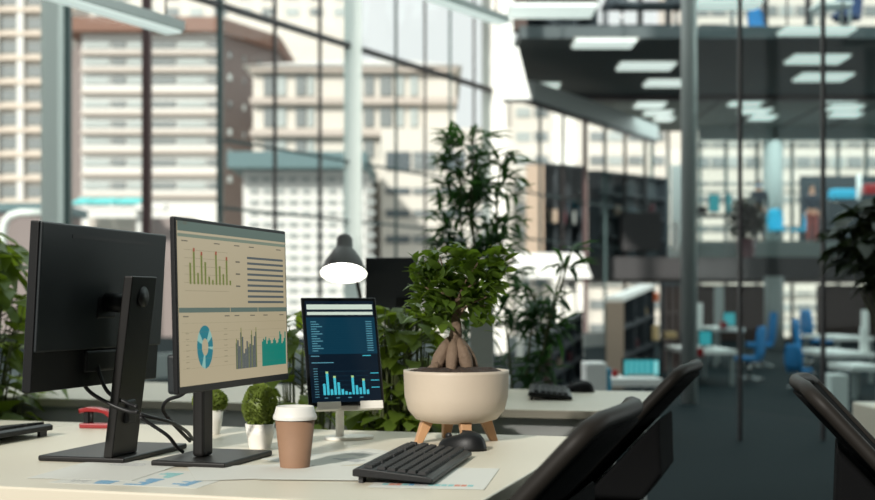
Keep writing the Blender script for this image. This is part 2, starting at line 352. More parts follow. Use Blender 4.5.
# turquoise canopy and low stone wall
r = empty('canopy', (0,0,0), 0, 'turquoise and white glass canopy before the banded office block', 'canopy')
for i, (a, b) in enumerate([(68,84),(86,110),(112,136)]):
    MB().add([(X(a,58),58,CZ+(HY-204)/F*58),(X(b,58),58,CZ+(HY-204)/F*58),(X(b,58),60,CZ+(HY-194)/F*58),(X(a,58),60,CZ+(HY-194)/F*58),
      (X(a,58),58,CZ+(HY-206)/F*58),(X(b,58),58,CZ+(HY-206)/F*58),(X(b,58),60,CZ+(HY-196)/F*58),(X(a,58),60,CZ+(HY-196)/F*58)], [(0,1,2,3),(7,6,5,4),(0,4,5,1),(1,5,6,2),(2,6,7,3),(3,7,4,0)]).build('canopy_pane', 'bturq', r)
MB().box((X(115,58), 58.3, CZ+(HY-207)/F*58), (X(166,58)-X(66,58), .6, .28)).build('canopy_beam', 'bwhite', r)
for px in (70, 134): MB().box((X(px,58), 59, (CZ+(HY-206)/F*58-8)/2), (.2,.2,CZ+(HY-206)/F*58+8)).build('canopy_post', 'bwhite', r)
r = empty('low_annex', (0,0,0), 0, 'low annex with a pinkish stone wall and a grey shed end', 'building')
MB().box((X(92,56), 61.6, -3.6+.35), (X(120,56)-X(60,56), 2.6, CZ+(HY-211)/F*56+8-.0)).build('stone_wall', 'bstone', r)
MB().box((X(145,56), 61.6, -3.6+.35), (X(171,56)-X(120,56), 2.6, CZ+(HY-211)/F*56+8)).build('shed_wall', 'btaupe', r)
for ch in children(r):
    ch.location.z = (CZ+(HY-211)/F*56-8)/2+3.25
# dark roofed kiosk and curved rail at far left
r = empty('kiosk', (0,0,0), 0, 'dark roofed kiosk low at the far left edge outside', 'kiosk')
MB().box((X(18,45), 47, CZ+(HY-207)/F*45), (X(48,45)-X(-30,45), 4, .3)).build('roof', 'bteal', r)
MB().box((X(15,45), 47, (CZ+(HY-209)/F*45-8)/2), (X(44,45)-X(-26,45), 3.6, CZ+(HY-209)/F*45+8)).build('wall', 'btaupe', r)
o = MB().tube([P(3,300,40),P(3,230,40),P(5,222,40),P(10,216,40),P(20,213,40),P(44,213,40)], .12).build('pipe_rail', 'col'); tag(o, 'curved silver pipe rail outside at the left edge', 'rail')
# B7 beige blocks behind the wing
r = facade_building('beige_slab_block', 'beige grid building behind the wing shelves, seen past the white column', 92, 512, 690, 60, 'bcream',
    [(y, y+9) for y in range(108, 380, 24)], [(516,530,'winl'),(534,548,'wing'),(590,604,'wing'),(608,622,'winl'),(628,642,'wing'),(650,664,'wing')])
r = facade_building('beige_terrace_block', 'long beige building with slim window bands behind the wing at right', 92, 692, 960, -60, 'bcream',
    [(6,16),(143,147),(157,168),(182,185),(196,203),(226,232),(292,295),(304,311),(324,329)], [(x, x+15, 'wing' if (x//17) % 3 else 'winm') for x in range(694, 890, 17)])

# ================================================================= MAIN DESK
A0 = Vector((.38, 3.226)); FARL = A0-N*0.0
def dl(u, n): return A0+N*n+U*u       # n negative = left, u negative = toward camera
root = empty('desk', (A0.x, A0.y, 0), 0, 'large cream white desk in the foreground carrying the two monitors', 'desk')
def poly(u0, u1, n0, n1, rr=0.0):
    pts = [dl(u0,n0), dl(u0,n1), dl(u1,n1), dl(u1,n0)]; return [(p.x-A0.x, p.y-A0.y) for p in pts]
MB().prism(poly(-1.165, 0, -1.42, 0), .690, .74).build('desktop', 'desk', root, bevel=.004)
MB().prism(poly(-1.165, 0, -2.4, -1.424), .690, .74).build('desktop_leaf', 'desk', root, bevel=.004)
MB().prism(poly(-1.0, -.10, -2.3, -.10), .640, .689).build('frame', 'whited', root)
for (u_, n_) in [(-.14,-.14),(-.98,-.14),(-.14,-2.2),(-.98,-2.2)]:
    p = dl(u_, n_)-A0; MB().box((p.x, p.y, .32), (.06,.06,.639), rz=UA).build('leg', 'whited', root)

# ----- monitors
def monitor(name, label, c, face, tilt, zb, screenfn, stand):
    """local x along width (away), local y = viewer side of the SCREEN is face*(-y)"""
    r = empty(name, (c[0], c[1], 0.74), UA+(R(1.7) if face < 0 else 0), label, 'monitor')
    W_, H_ = .522, .33; T = Matrix.Rotation(tilt, 3, 'X')
    z0 = zb-.74
    def put(mb, nm, mm, parent=r, bv=0):
        o = mb.build(nm, mm, parent, bevel=bv); return o
    # head : casing as real mesh that parents bezel/screen
    def tf(x, y, z): v = T @ Vector((x, y*face, z)); return (v.x, v.y, v.z+z0)
    def tbox(x0, x1, y0, y1, za, zb_, mb, mi=0):
        vs = [tf(x, y, z) for z in (za, zb_) for y in (y0, y1) for x in (x0, x1)]
        fs = [(0,2,3,1),(4,5,7,6),(0,1,5,4),(2,6,7,3),(0,4,6,2),(1,3,7,5)]
        if face < 0: fs = [f[::-1] for f in fs]
        mb.add(vs, fs, mi)
    m = MB(); tbox(-W_/2, W_/2, -.008, .012 if face < 0 else .003, 0, H_, m); casing = put(m, 'casing', 'blackp', bv=.003)
    m = MB(); tbox(*((-W_/2+.001, W_/2-.001, .0121, .019, .078, H_-.001) if face < 0 else (-W_/2+.012, W_/2-.012, .0031, .022, .0, .075)), m); put(m, 'back_cover', 'blackm', bv=.006)
    m = MB(); tbox(-.07, .07, .003, .0185, .03, .076, m); put(m, 'port_housing', 'blackp', bv=.006)
    m = MB(); tbox(-.15, .20, .019, .0196, H_-.028, H_-.020, m); put(m, 'vent_slot', 'rubber')
    m = MB(); tbox(-W_/2+.007, W_/2-.007, -.0086, -.0081, .014, H_-.007, m); sc_ = put(m, 'screen', stand['screen'])
    if screenfn:
        g = MB(); mats_ = screenfn(g, tf, W_, H_); go = g.build('screen_graphics', mats_, sc_)
    return r, tf, tbox
SG = {}
def em(name, c, s=1):
    if name not in SG: SG[name] = mat(name, (0,0,0), .5, emit=c, es=s, spec=.2)
    return SG[name]
def dash(g, tf, W_, H_):
    ms = [em('dash_header',(.09,.13,.11)), em('dash_line',(.22,.20,.13)), em('dash_green',(.13,.16,.03)), em('dash_red',(.28,.06,.03)), em('dash_grey',(.07,.085,.09)), em('dash_teal',(.0,.17,.13)), em('dash_donut',(.01,.16,.20)), em('dash_lightdonut',(.22,.42,.38)), em('dash_green_grey',(.16,.20,.15)), em('dash_text',(.12,.11,.08))]
    sw, sh = W_-.014, H_-.021
    def q(a, b, c, d, mi, lift=0):   # a..c horizontally 0..1 (left->right), b..d vertically from top 0..1
        xs = (-sw/2+a*sw, -sw/2+c*sw); zs = (.014+sh*(1-b), .014+sh*(1-d)); y = -.0092-lift
        g.add([tf(xs[0],y,zs[1]), tf(xs[1],y,zs[1]), tf(xs[1],y,zs[0]), tf(xs[0],y,zs[0])], [(0,1,2,3)], mi)
    q(0,0,1,.06,0); q(0,.075,1,.095,8)
    q(0,.525,.43,.555,0); q(.435,.525,.695,.555,0); q(.70,.525,1,.555,0)
    hs = [.13,.21,.07,.19,.14,.05,.03,.2,.12,.07,.17,.03]
    for i, h in enumerate(hs):
        x = .09+i*.031; q(x,.38-h,x+.014,.38,2)
        if i in (1,3,7,10): q(x,.38-h-.012,x+.014,.38-h+.01,3,.0002)
    for k in range(6): q(.05,.17+k*.05,.42,.172+k*.05,1)
    for k in range(9): q(.60,.185+k*.037,.97,.200+k*.037,4)
    for a in (.03,.30,.48,.62,.9): q(a,.115,a+.05,.122,9)
    for a in (.03,.38,.47,.62,.75,.92): q(a,.575,a+.045,.582,9)
    for k in range(3): q(.49,.22+k*.08,.53,.23+k*.08,9)
    # donut
    cx, cz, n = .205, .77, 40
    for i in range(n):
        a0, a1 = 2*math.pi*i/n, 2*math.pi*(i+1)/n; ro, ri = .105, .042
        vs = []
        for (rr, a) in ((ri,a0),(ro,a0),(ro,a1),(ri,a1)):
            vs.append(tf(-sw/2+cx*sw+rr*math.cos(a)*sw*.63, -.0092, .014+sh*(1-cz)+rr*math.sin(a)*sh*1.28))
        g.add(vs, [(0,1,2,3)], 7 if (i//3) % 4 == 1 else 6)
    for k in range(7):
        q(.37,.66+k*.035,.40,.664+k*.035,1); q(.05,.68+k*.035,.075,.684+k*.035,1)
    for i in range(14):
        h = [.17,.19,.15,.24,.21,.10,.13,.18,.14,.16,.22,.15,.21,.24][i]; q(.475+i*.0145,.93-h,.4885+i*.0145,.93,4)
        if i in (0,3,8,10,13): q(.480+i*.0145,.93-h-.03,.486+i*.0145,.93,2,.0002)
    for i in range(22):
        h = .17+.02*math.sin(i*1.3)+(.045 if i in (3,16,17,21) else 0); q(.73+i*.0115,.93-h,.7415+i*.0115,.93,5)
    for k in range(6): q(.02,.62+k*.055,.98,.621+k*.055,1)
    q(0,.0,.08,.02,9)
    return ms
screen_cream = mat('screen_cream', (.02,.02,.02), .35, emit=(.36,.30,.19), es=1)
# right monitor: screen side faces +N (camera right). local x=U, local y = left of U = -N ; so screen at -y -> face=+1
mr, tf2, _ = monitor('monitor', 'black monitor showing cream charts dashboard, right of the pair', (-.412, 2.648), 1, R(-1.4), .902, dash, {'screen': screen_cream})
def lbox(x0,x1,y0,y1,z0,z1): return MB().box(((x0+x1)/2,(y0+y1)/2,(z0+z1)/2),(x1-x0,y1-y0,z1-z0))
# stand of the right monitor (local frame: x along U, y toward -N)
lbox(-.05,.19,.0,.165,0,.012).build('stand_base','stand',mr,bevel=.004)
lbox(.02,.07,.082,.108,.012,.36).build('stand_neck','stand',mr,bevel=.008)
lbox(.02,.08,.022,.09,.26,.32).build('mount','blackp',mr,bevel=.006)
# left monitor : back visible
ml, tf1, _ = monitor('monitor', 'black monitor seen from behind, leftmost on the main desk', (-.722, 2.733), -1, R(3.4), .90, None, {'screen': screen_cream})
lbox(-.03,.27,-.085,.115,0,.012).build('stand_base','stand',ml,bevel=.004)
m = MB(); vs = []
for z, yy in ((.012,-.050),(.388,-.098)):
    for y in (yy-.010, yy+.010):
        for x in (-.035, .075): vs.append((x, y, z))
m.add(vs, [(0,2,3,1),(4,5,7,6),(0,1,5,4),(2,6,7,3),(0,4,6,2),(1,3,7,5)]); post = m.build('stand_post','stand',ml,bevel=.003)
MB().box((.02,-.066,.105),(.04,.025,.05)).build('cable_hole','rubber',ml,bevel=.006)
MB().tube([(.0,-.01,.335),(.0,-.09,.33)],.020,16).build('mount_arm','blackp',ml)
lbox(-.04,.04,-.030,-.016,.30,.37).build('mount_plate','blackp',ml,bevel=.004)
MB().tube([(.02,-.100,.345),(.02,-.1055,.345)],.022,20).build('pivot_cap','rubber',ml)

# cables
def cab(pts, r, label):
    q=[Vector(p) for p in pts]; q=[q[0]*2-q[1]]+q+[q[-1]*2-q[-2]]; sm=[]
    for i in range(1,len(q)-2):
        for k in range(6):
            t=k/6; sm.append(.5*((2*q[i])+(q[i+1]-q[i-1])*t+(2*q[i-1]-5*q[i]+4*q[i+1]-q[i+2])*t*t+(3*q[i]-q[i-1]-3*q[i+1]+q[i+2])*t**3))
    sm.append(q[-2]); o=MB().tube(sm,r,8).build('cable','rubber')
    return tag(o,label,'cable','monitor cables')
cab([P(77,352,2.70),P(79,370,2.69),P(88,390,2.69),P(110,404,2.68),P(128,411,2.67),P(138,412,2.66)], .0042, 'black cable drooping lowest from the left monitor back')
cab([P(97,352,2.72),P(99,372,2.71),P(108,392,2.70),P(125,402,2.69),P(137,407,2.67)], .0042, 'black cable hanging in front beneath the left monitor back')
cab([P(140,414,2.66),P(150,417,2.68),P(170,422,2.75),P(186,431,2.85),P(194,440,2.95),G(204,444)+Vector((0,0,.005))], .004, 'upper black cable from left stand toward the right stand')
cab([P(140,417,2.66),P(152,425,2.68),P(168,436,2.70),P(176,446,2.72),P(183,452,2.74)], .004, 'lower black cable from left stand down to the desk')
cab([P(192,380,2.74),P(183,394,2.76),P(168,400,2.8),P(163,409,2.82),P(170,420,2.84),P(181,432,2.87),P(190,441,2.92)], .004, 'black cable looping behind the right monitor neck')

# ----- keyboard
def keyboard(label, detail=True):
    r = empty('keyboard', (0,0,0), 0, label, 'keyboard')
    L_, Wd = .445, .150
    pr = [(-Wd/2,.004),(-Wd/2,.012),(-Wd/2+.012,.016),(Wd/2-.01,.030),(Wd/2,.026),(Wd/2,.014)]
    vs = [(x, y, z) for x in (-L_/2, L_/2) for y, z in pr]; n = len(pr)
    MB().add(vs, [tuple(range(n)), tuple(range(2*n-1, n-1, -1))]+[(i, i+n, (i+1) % n+n, (i+1) % n) for i in range(n)]).build('case', 'blackp', r, bevel=.002)
    for x in (-L_/2+.03, L_/2-.03): MB().box((x, Wd/2-.012, .008), (.03, .008, .016)).build('foot', 'rubber', r)
    def zt(y): return .0165+(y+Wd/2-.012)/(Wd-.022)*.0135
    rows = [ -.052, -.033, -.014, .005, .024, .048 ]
    sp = .0188; pr_ = {}; allm = MB()
    tl = math.atan2(.0135, Wd-.022); mx = Matrix.Rotation(tl, 3, 'X')
    for ri, y in enumerate(rows):
        x = -L_/2+.012; k = 0
        while x < L_/2-.012:
            wk = .0165
            if ri == 0 and k == 3: wk = .0165+sp*4.2
            if ri in (1,2,3) and k == 0: wk = .0165+sp*.5
            gap = .009 if (k == (8 if ri == 0 else 13)) else 0
            if x+wk > L_/2-.008: break
            if ri == 5 and k % 5 == 4: x += .008
            if detail:
                if wk not in pr_:
                    mb = MB(); a, b = wk/2, .0082
                    top = [( -a+.002,-b+.002,.0055),(a-.002,-b+.002,.0055),(a-.002,b-.002,.0055),(-a+.002,b-.002,.0055)]
                    bot = [(-a,-b,0),(a,-b,0),(a,b,0),(-a,b,0)]
                    mb.add(bot+top, [(3,2,1,0),(4,5,6,7),(0,1,5,4),(1,2,6,5),(2,3,7,6),(3,0,4,7)])
                    o = mb.build('key', 'key', r); pr_[wk] = o
                else: o = pr_[wk].copy(); C.objects.link(o)
                o.location = (x+wk/2, y, zt(y)); o.rotation_euler = (tl, 0, 0)
            else: allm.box((x+wk/2, y, zt(y)+.003), (wk, .0164, .006), mx=mx)
            x += wk+.0023+gap; k += 1
    if not detail: tag(allm.build('keys', 'key', r), kind='stuff')
    return r
kb = keyboard('black keyboard with raised key rows near the desk front edge', True)
ka = math.atan2(.442, .0836)
kb.rotation_euler = (0,0,ka); kd = Vector((math.cos(ka), math.sin(ka))); kn = Vector((-kd.y, kd.x))
kc = Vector((-.002,2.352))+kd*.2225+kn*.082
kb.location = (kc.x, kc.y, .7405)
kb2 = keyboard('dark keyboard partly cut off at the left desk edge', False)
kb2.rotation_euler = (0,0,UA+math.pi); c = Vector((-.962,3.26))-U*.2225-N*.077; kb2.location = (c.x,c.y,.7405)
def mouse(label, loc, rz):
    r = empty('computer_mouse', loc, rz, label, 'mouse')
    mb = MB(); n = 20; m_ = 10
    vs = []
    for i in range(m_+1):
        t = math.pi/2*i/m_
        for k in range(n):
            a = 2*math.pi*k/n; x = .058*math.cos(a)*math.cos(t)**.6; y = .032*math.sin(a)*math.cos(t)**.6*(1-.12*math.cos(a)); z = .038*math.sin(t)*(1-.18*math.cos(a))
            vs.append((x, y, z))
    fs = [(i*n+k, i*n+(k+1) % n, (i+1)*n+(k+1) % n, (i+1)*n+k) for i in range(m_) for k in range(n)]+[tuple(range(n-1,-1,-1))]
    mb.add(vs, fs, 0, True).build('shell', 'blackp', r)
    MB().tube([(.032,-.004,.031),(.032,.004,.031)], .007, 14).build('scroll_wheel', 'rubber', r)
    return r
mouse('black mouse behind the keyboard under the big planter', (G(462,450).x, G(462,450).y, .7405), R(160))

# ----- coffee cup
c = G(295,468); c.z=.74; cup = empty('coffee_cup', c, 0, 'brown paper takeaway coffee cup with a white lid', 'cup')
MB().lathe([(.0,.0),(.0295,.0),(.0295,.001),(.0405,.102),(.0385,.102),(.0285,.004),(0,.004)], caps=False).build('cup_body','kraft',cup)
MB().lathe([(.043,.098),(.0445,.103),(.043,.108),(.0415,.110),(.038,.124),(.036,.125),(.034,.119),(0,.119)], caps=False).build('lid','lid',cup)
# ----- small potted plants
def topiary(loc, label, pr, ph, br, bh):
    r = empty('potted_plant', loc, 0, label, 'plant')
    MB().lathe([(pr*.72,0),(pr*.9,ph*.5),(pr,ph),(pr*.88,ph),(pr*.85,ph*.85),(0,ph*.85)], caps=False).build('pot','white',r)
    m = MB(); m.ellipsoid((0,0,ph+bh*.42),(br*.72,br*.72,bh*.5),12)
    for i in range(1100):
        t = math.acos(random.uniform(-1,1)); a = random.uniform(0,6.28)
        d = Vector((math.sin(t)*math.cos(a), math.sin(t)*math.sin(a), math.cos(t)))
        b = Vector((d.x*br*.75, d.y*br*.75, ph+bh*.42+d.z*bh*.5)); m.leaf(b, d+Vector((random.uniform(-.6,.6),random.uniform(-.6,.6),random.uniform(0,.6))), d.orthogonal(), br*.24, br*.17)
    m.build('foliage','leafs',r)
    return r
topiary((G(260,448).x, G(260,448).y, .74), 'small round bush in a white pot left of the coffee cup', .034, .056, .044, .092)
topiary((G(210,434).x, G(210,434).y, .74), 'small leafy plant in a white pot behind the right monitor neck', .034, .062, .048, .05)

# ----- tablet and stand
ang = R(22); tc_ = P(343,351,3.07)
ts = empty('tablet_stand', (G(349,439).x, G(349,439).y, .74), ang, 'white tablet stand with two lower clips', 'stand')
MB().prism([(.062*math.cos(t)*1.0, .045*math.sin(t)) for t in [2*math.pi*k/32 for k in range(32)]], 0, .008).build('base','white',ts,bevel=.002)
ts_o = Vector((tc_.x, tc_.y, tc_.z))
rot = Matrix.Rotation(ang,3,'Z') @ Matrix.Rotation(R(-15),3,'X')
tb = empty('tablet', ts_o, 0, 'black tablet with dark blue chart screen on a white stand', 'tablet')
tb.rotation_euler = rot.to_euler()
tw, th = .186, .262
MB().box((0,.0035,0),(tw,.007,th)).build('body','blackg',tb,bevel=.003)
scr = MB().box((0,-.0003,0),(tw-.016,.0006,th-.018)).build('screen', em('tab_bg',(.003,.010,.020)), tb)
g = MB()
tms = [em('tab_white',(.60,.70,.60)), em('tab_panel',(.003,.034,.062)), em('tab_cyan',(.06,.50,.62)), em('tab_text',(.10,.30,.38)), em('tab_dim',(.01,.05,.08)), em('tab_lime',(.40,.60,.25))]
def tq(a,b,c_,d,mi,l=0):
    W2,H2=tw-.016,th-.018; g.add([(-W2/2+a*W2,-.0012-l,H2/2-d*H2),(-W2/2+c_*W2,-.0012-l,H2/2-d*H2),(-W2/2+c_*W2,-.0012-l,H2/2-b*H2),(-W2/2+a*W2,-.0012-l,H2/2-b*H2)],[(0,1,2,3)],mi)
tq(.02,.035,.98,.085,0); tq(.02,.11,.98,.14,0); tq(0,.165,1,.53,1)
for k in range(13): tq(.06,.205+k*.024,.14+.04*((k*7)%3),.213+k*.024,3,.0002); tq(.86,.205+k*.024,.95,.213+k*.024,3,.0002); tq(.03,.222+k*.024,.97,.2235+k*.024,4,.0002)
tq(.03,.545,.15,.553,3); tq(.78,.545,.9,.553,2); tq(.03,.61,.35,.618,3)
for k in range(12): tq(.05,.67+k*.025,.11,.675+k*.025,3)
for k in range(3): tq(.87,.72+k*.07,.99,.728+k*.07,2)
hs=[.10,.19,.05,.15,.11,.05,.03,.02,.15,.08,.06,.12,.04]
for i,h in enumerate(hs):
    x=.17+i*.052; tq(x,.93-h*1.1,x+.036,.93,2)
    if i in (1,3,8,11): tq(x,.93-h*1.1-.02,x+.036,.93-h*1.1,5,.0002)
for k in range(6): tq(.14,.70+k*.045,.84,.702+k*.045,4)
for k in range(4): tq(.18+k*.17,.955,.23+k*.17,.962,3)
g.build('screen_graphics', tms, scr)
# stand column and clips (world coords relative to stand empty)
inv = Matrix.Rotation(-ang,3,'Z')
def sloc(v): return inv @ (Vector(v)-ts.location)
def twp(x,y,z): return ts_o+rot@Vector((x,y,z))
m = MB(); m.tube([sloc(twp(.0,.014,-.02)), sloc((G(341.5,437).x,3.155,.90)), sloc((G(341.5,437).x,3.165,.86)), sloc((G(341.5,437).x,3.17,.746))], .0105, 14); m.build('column','white',ts)
def clip(x0,x1):
    m = MB(); ps=[]
    for (y,z0,z1) in ((-.009,-th/2-.006,-th/2+.009),(-.0045,-th/2-.006,-th/2+.009)):
        for z in (z0,z1):
            for x in (x0,x1): ps.append(sloc(twp(x,y,z)))
    F6=[(0,2,3,1),(4,5,7,6),(0,1,5,4),(2,6,7,3),(0,4,6,2),(1,3,7,5)]
    m.add(ps,F6); ps=[]
    for (y,z0,z1) in ((-.009,-th/2-.010,-th/2-.002),(.013,-th/2-.010,-th/2-.002)):
        for z in (z0,z1):
            for x in (x0,x1): ps.append(sloc(twp(x,y,z)))
    m.add(ps,F6); m.build('clip','white',ts,bevel=.0015)
clip(-.075,-.018); clip(.030,.086)
m = MB(); ps=[]
for y in (.008,.013):
    for z in (-th/2-.01,.0):
        for x in (-.075,.086) if z<-.01 else (-.02,.03): ps.append(sloc(twp(x,y,z)))
m.add(ps,[(0,1,3,2),(4,6,7,5),(0,4,5,1),(2,3,7,6),(0,2,6,4),(1,5,7,3)]).build('back_plate','white',ts)

# ----- red stapler
st = empty('stapler', (G(99,428).x, G(99,428).y, .74), R(-8), 'red stapler with an open jaw behind the left monitor post', 'stapler')
MB().prism([(-.05,-.015),(.05,-.015),(.05,.015),(-.05,.015)],0,.013).build('base','red',st,bevel=.003)
m = MB(); ar=[(-.052,.050),(-.03,.056),(0,.055),(.025,.049),(.042,.036),(.049,.020),(.046,.008)]
ai=[(-.050,.040),(-.03,.044),(0,.043),(.018,.039),(.030,.029),(.035,.018),(.034,.008)]
n=len(ar); vs=[(x,y,z) for y in (-.012,.012) for x,z in ar+ai]
fs=[]
for i in range(n-1):
    fs+=[(i,i+1,n+i+1,n+i)[::-1],(2*n+i,2*n+i+1,3*n+i+1,3*n+i),(i,i+1,2*n+i+1,2*n+i),(n+i,n+i+1,3*n+i+1,3*n+i)[::-1]]
fs+=[(0,n,3*n,2*n),(n-1,3*n-1,4*n-1,2*n-1)]
m.add(vs,fs).build('arm','red',st,bevel=.002)
MB().box((-.034,0,.026),(.014,.014,.036)).build('jaw','blackp',st,bevel=.002)
MB().tube([(-.020,0,.008),(-.020,0,.045)],.005,8).build('spring','stand',st)

# ----- papers
def sheet(label, px, py, rz, z, marks, w_=.21, h_=.297):
    p = G(px,py,.74); r = empty('paper_sheet', (p.x,p.y,.7403+z*.0007), rz, label, 'paper', 'printed sheets on the desk')
    MB().box((0,0,0),(w_,h_,.0004)).build('sheet','paper',r)
    m = MB()
    for (a,b,c_,d,mi) in marks: m.box((a,b,.0004),(c_,d,.0002),mi)
    if marks: m.build('print',['ink_b','ink_g','ink_r','ink_t'],r)
rr = random.Random(5)
def barmarks(x0,y0,n,mi,s=.011):
    return [(x0+i*s*1.35, y0+h/2, s, h, mi) for i,h in ((i, rr.uniform(.012,.045)) for i in range(n))]
tl = lambda x,y,n: [(x, y-k*.008, rr.uniform(.05,.08), .0018, 1) for k in range(n)]
bm = barmarks(-.09,.03,5,0)+barmarks(.01,.03,5,0)+barmarks(-.09,-.04,6,0)+barmarks(.01,-.04,5,3)+barmarks(-.08,-.12,5,0)+tl(-.05,.12,5)+tl(.05,.12,5)
sheet('printed sheet with blue bar charts before the right monitor base', 148, 478, R(76), 0, bm)
sheet('printed sheet mostly hidden under the left monitor base', 112, 470, R(-10), 1, tl(0,.1,6))
sheet('pale sheet lying in front of the coffee cup', 268, 472, R(-75), 2, tl(-.04,.1,7))
sheet('curling sheet at right of the coffee cup', 345, 458, R(-50), 0, tl(-.04,.1,8)+barmarks(.0,-.03,6,1))
sheet('blank sheet between coffee cup and keyboard', 345, 474, R(-95), 3, [])
sheet('chart sheet tucked under the keyboard front', 437, 478, R(-8), 1, [(-.080+i*.012,-.105,.010,.022,[3,2,2,3,0,1,1,3,3,3][i%10]) for i in range(14)]+[(-.02,-.125,.12,.0015,1)])

# ----- big planter with ficus
pc = Vector((.045,3.115)); fp = empty('planter', (pc.x,pc.y,.74), 0, 'wide cream ceramic planter on four wooden legs', 'planter')
prof=[(0,.048),(.070,.048),(.098,.056),(.116,.078),(.124,.110),(.1265,.165),(.1265,.172),(.119,.172),(.117,.158),(0,.158)]
MB().lathe(prof,n=48,caps=False).build('bowl','ceramic',fp)
for a in (285, 105, 195, 15):
    a=R(a); d=Vector((math.cos(a),math.sin(a),0)); t=Vector((-d.y,d.x,0)); vs=[]
    for z,rad,w2 in ((0,.094,.009),(.066,.066,.015)):
        for s1 in (-1,1):
            for s2 in (-1,1): vs.append(d*(rad+s1*w2)+t*(s2*w2)+Vector((0,0,z)))
    MB().add(vs,[(0,2,3,1),(4,5,7,6),(0,1,5,4),(2,6,7,3),(0,4,6,2),(1,3,7,5)]).build('leg','wood',fp,bevel=.002)
m=MB(); n=36
vs=[(0,0,.182)]; 
for rr_ in (.05,.09,.118):
    for k in range(n): vs.append((rr_*math.cos(6.2832*k/n),rr_*math.sin(6.2832*k/n),.177+random.uniform(-.004,.005)-(.012 if rr_>.1 else 0)))
fs=[(0,1+k,1+(k+1)%n) for k in range(n)]+[(1+j*n+k,1+(j+1)*n+k,1+(j+1)*n+(k+1)%n,1+j*n+(k+1)%n) for j in (0,1) for k in range(n)]
m.add(vs,fs,0,True).build('soil','soil',fp)
fb = empty('ficus_bonsai', (pc.x-.004,pc.y,.916), 0, 'bonsai ficus with swollen roots and glossy green leaves in the planter', 'plant')
m=MB()
for (x,y,rad,lean) in [(-.032,-.012,.018,-.6),(-.006,-.024,.016,-.1),(.022,-.018,.018,.3),(.0,.018,.02,0),(-.018,.014,.018,-.4),(.034,.004,.014,.5)]:
    m.tube([(x*1.5,y*1.4,-.016),(x*1.35,y*1.2,.006),(x*1.1,y,.026),(x*.75,y*.6,.048),(x*.3,y*.3,.072)],[rad*.6,rad*.85,rad*.98,rad*.85,rad*.5],12)
m.tube([(-.04,-.02,.01),(-.062,-.03,-.004),(-.072,-.034,-.012)],[.012,.008,.004],8)
m.tube([(0,0,.06),(.004,0,.095),(.002,.0,.13),(.0,0,.17)],[.019,.014,.010,.007],12); m.build('trunk','bark',fb)
tips=[]
m=MB()
for i in range(16):
    a=random.uniform(0,6.28); h=random.uniform(.10,.15); rr_=random.uniform(.05,.10)
    e=Vector((math.cos(a)*rr_, math.sin(a)*rr_*.8, random.uniform(.14,.29)))
    mid=Vector((e.x*.4,e.y*.4,(h+e.z)/2+.01)); m.tube([(0,0,h),mid,e],[.004,.003,.0015],6); tips.append((mid,e))
m.build('branch','bark',fb)
m=MB()
def ficus_leaf(c):
    d=Vector((random.uniform(-1,1),random.uniform(-1,1),random.uniform(-.5,.7))); m.leaf(c,d,(0,0,1) if random.random()<.7 else d.orthogonal(),random.uniform(.032,.052),random.uniform(.018,.027))
blobs=[((-.045,-.0,.20),(.055,.06,.06),130),((.0,0,.165),(.065,.06,.05),110),((.05,.0,.20),(.05,.05,.055),95),((.085,.0,.225),(.045,.04,.045),60),((-.005,0,.25),(.065,.05,.045),95),((-.065,0,.15),(.03,.04,.035),35),((.070,-.01,.13),(.022,.03,.045),22),((.108,0,.27),(.028,.03,.025),22),((-.03,0,.115),(.03,.03,.02),14),((-.085,0,.235),(.02,.03,.04),20)]
for c_,r_,k_ in blobs:
    for i in range(k_):
        t=math.acos(random.uniform(-1,1)); a=random.uniform(0,6.28); q=random.uniform(.35,1)**.5
        ficus_leaf(Vector((c_[0]+r_[0]*q*math.sin(t)*math.cos(a), c_[1]+r_[1]*q*math.sin(t)*math.sin(a), c_[2]+r_[2]*q*math.cos(t))))
m.build('foliage','leafy',fb)

# ================================================================= SECOND DESK
d2 = empty('desk', (0,0,0), 0, 'second cream desk behind the planter with keyboard on top', 'desk')
Q0 = G(640,412); Q0 = Vector((Q0.x,Q0.y))       # front right corner
def q2(u_,n_): p=Q0+N*n_+U*u_; return (p.x,p.y)
MB().prism([q2(0,-2.6),q2(0,0),q2(.95,0),q2(.95,-2.6)],.712,.74).build('desktop','desk',d2,bevel=.003)
MB().prism([q2(.06,-2.5),q2(.06,-.08),q2(.09,-.08),q2(.09,-2.5)],.63,.711).build('apron','whited',d2)
for (u_,n_) in [(.08,-.12),(.85,-.12),(.08,-2.4),(.85,-2.4),(.08,-.62)]:
    p=q2(u_,n_); MB().box((p[0],p[1],.315),(.06,.06,.628),rz=UA).build('leg','whited',d2)
kb3 = keyboard('black keyboard on the second desk, right of the planter', False); p=G(550,396); kb3.location=(p.x-.0,p.y,.7405); kb3.rotation_euler=(0,0,ka+R(6))
mouse('black mouse on the second desk beside the far keyboard',(G(574,392).x+.02,G(574,392).y,.7405),R(160))
# monitor seen from behind on the second desk
bm_ = empty('monitor', (P(392,300,4.6).x,4.75,.74), 0, 'dark monitor seen from behind right of the desk lamp', 'monitor')
def pz(y,D): return CZ+(HY-y)/F*D-.74
MB().box((-.012,0,(pz(256,4.6)+pz(312,4.6))/2),(.185,.02,pz(256,4.6)-pz(312,4.6)),rz=R(-14)).build('casing','blackm',bm_,bevel=.004)
MB().box((.05,.05,pz(305,4.6)/2),(.035,.02,pz(305,4.6)),rz=0).build('stand_post','stand',bm_)
MB().box((.045,.01,pz(302,4.6)),(.07,.09,.03)).build('mount','blackp',bm_)
MB().box((.03,.06,.006),(.2,.18,.012)).build('stand_base','stand',bm_,bevel=.003)
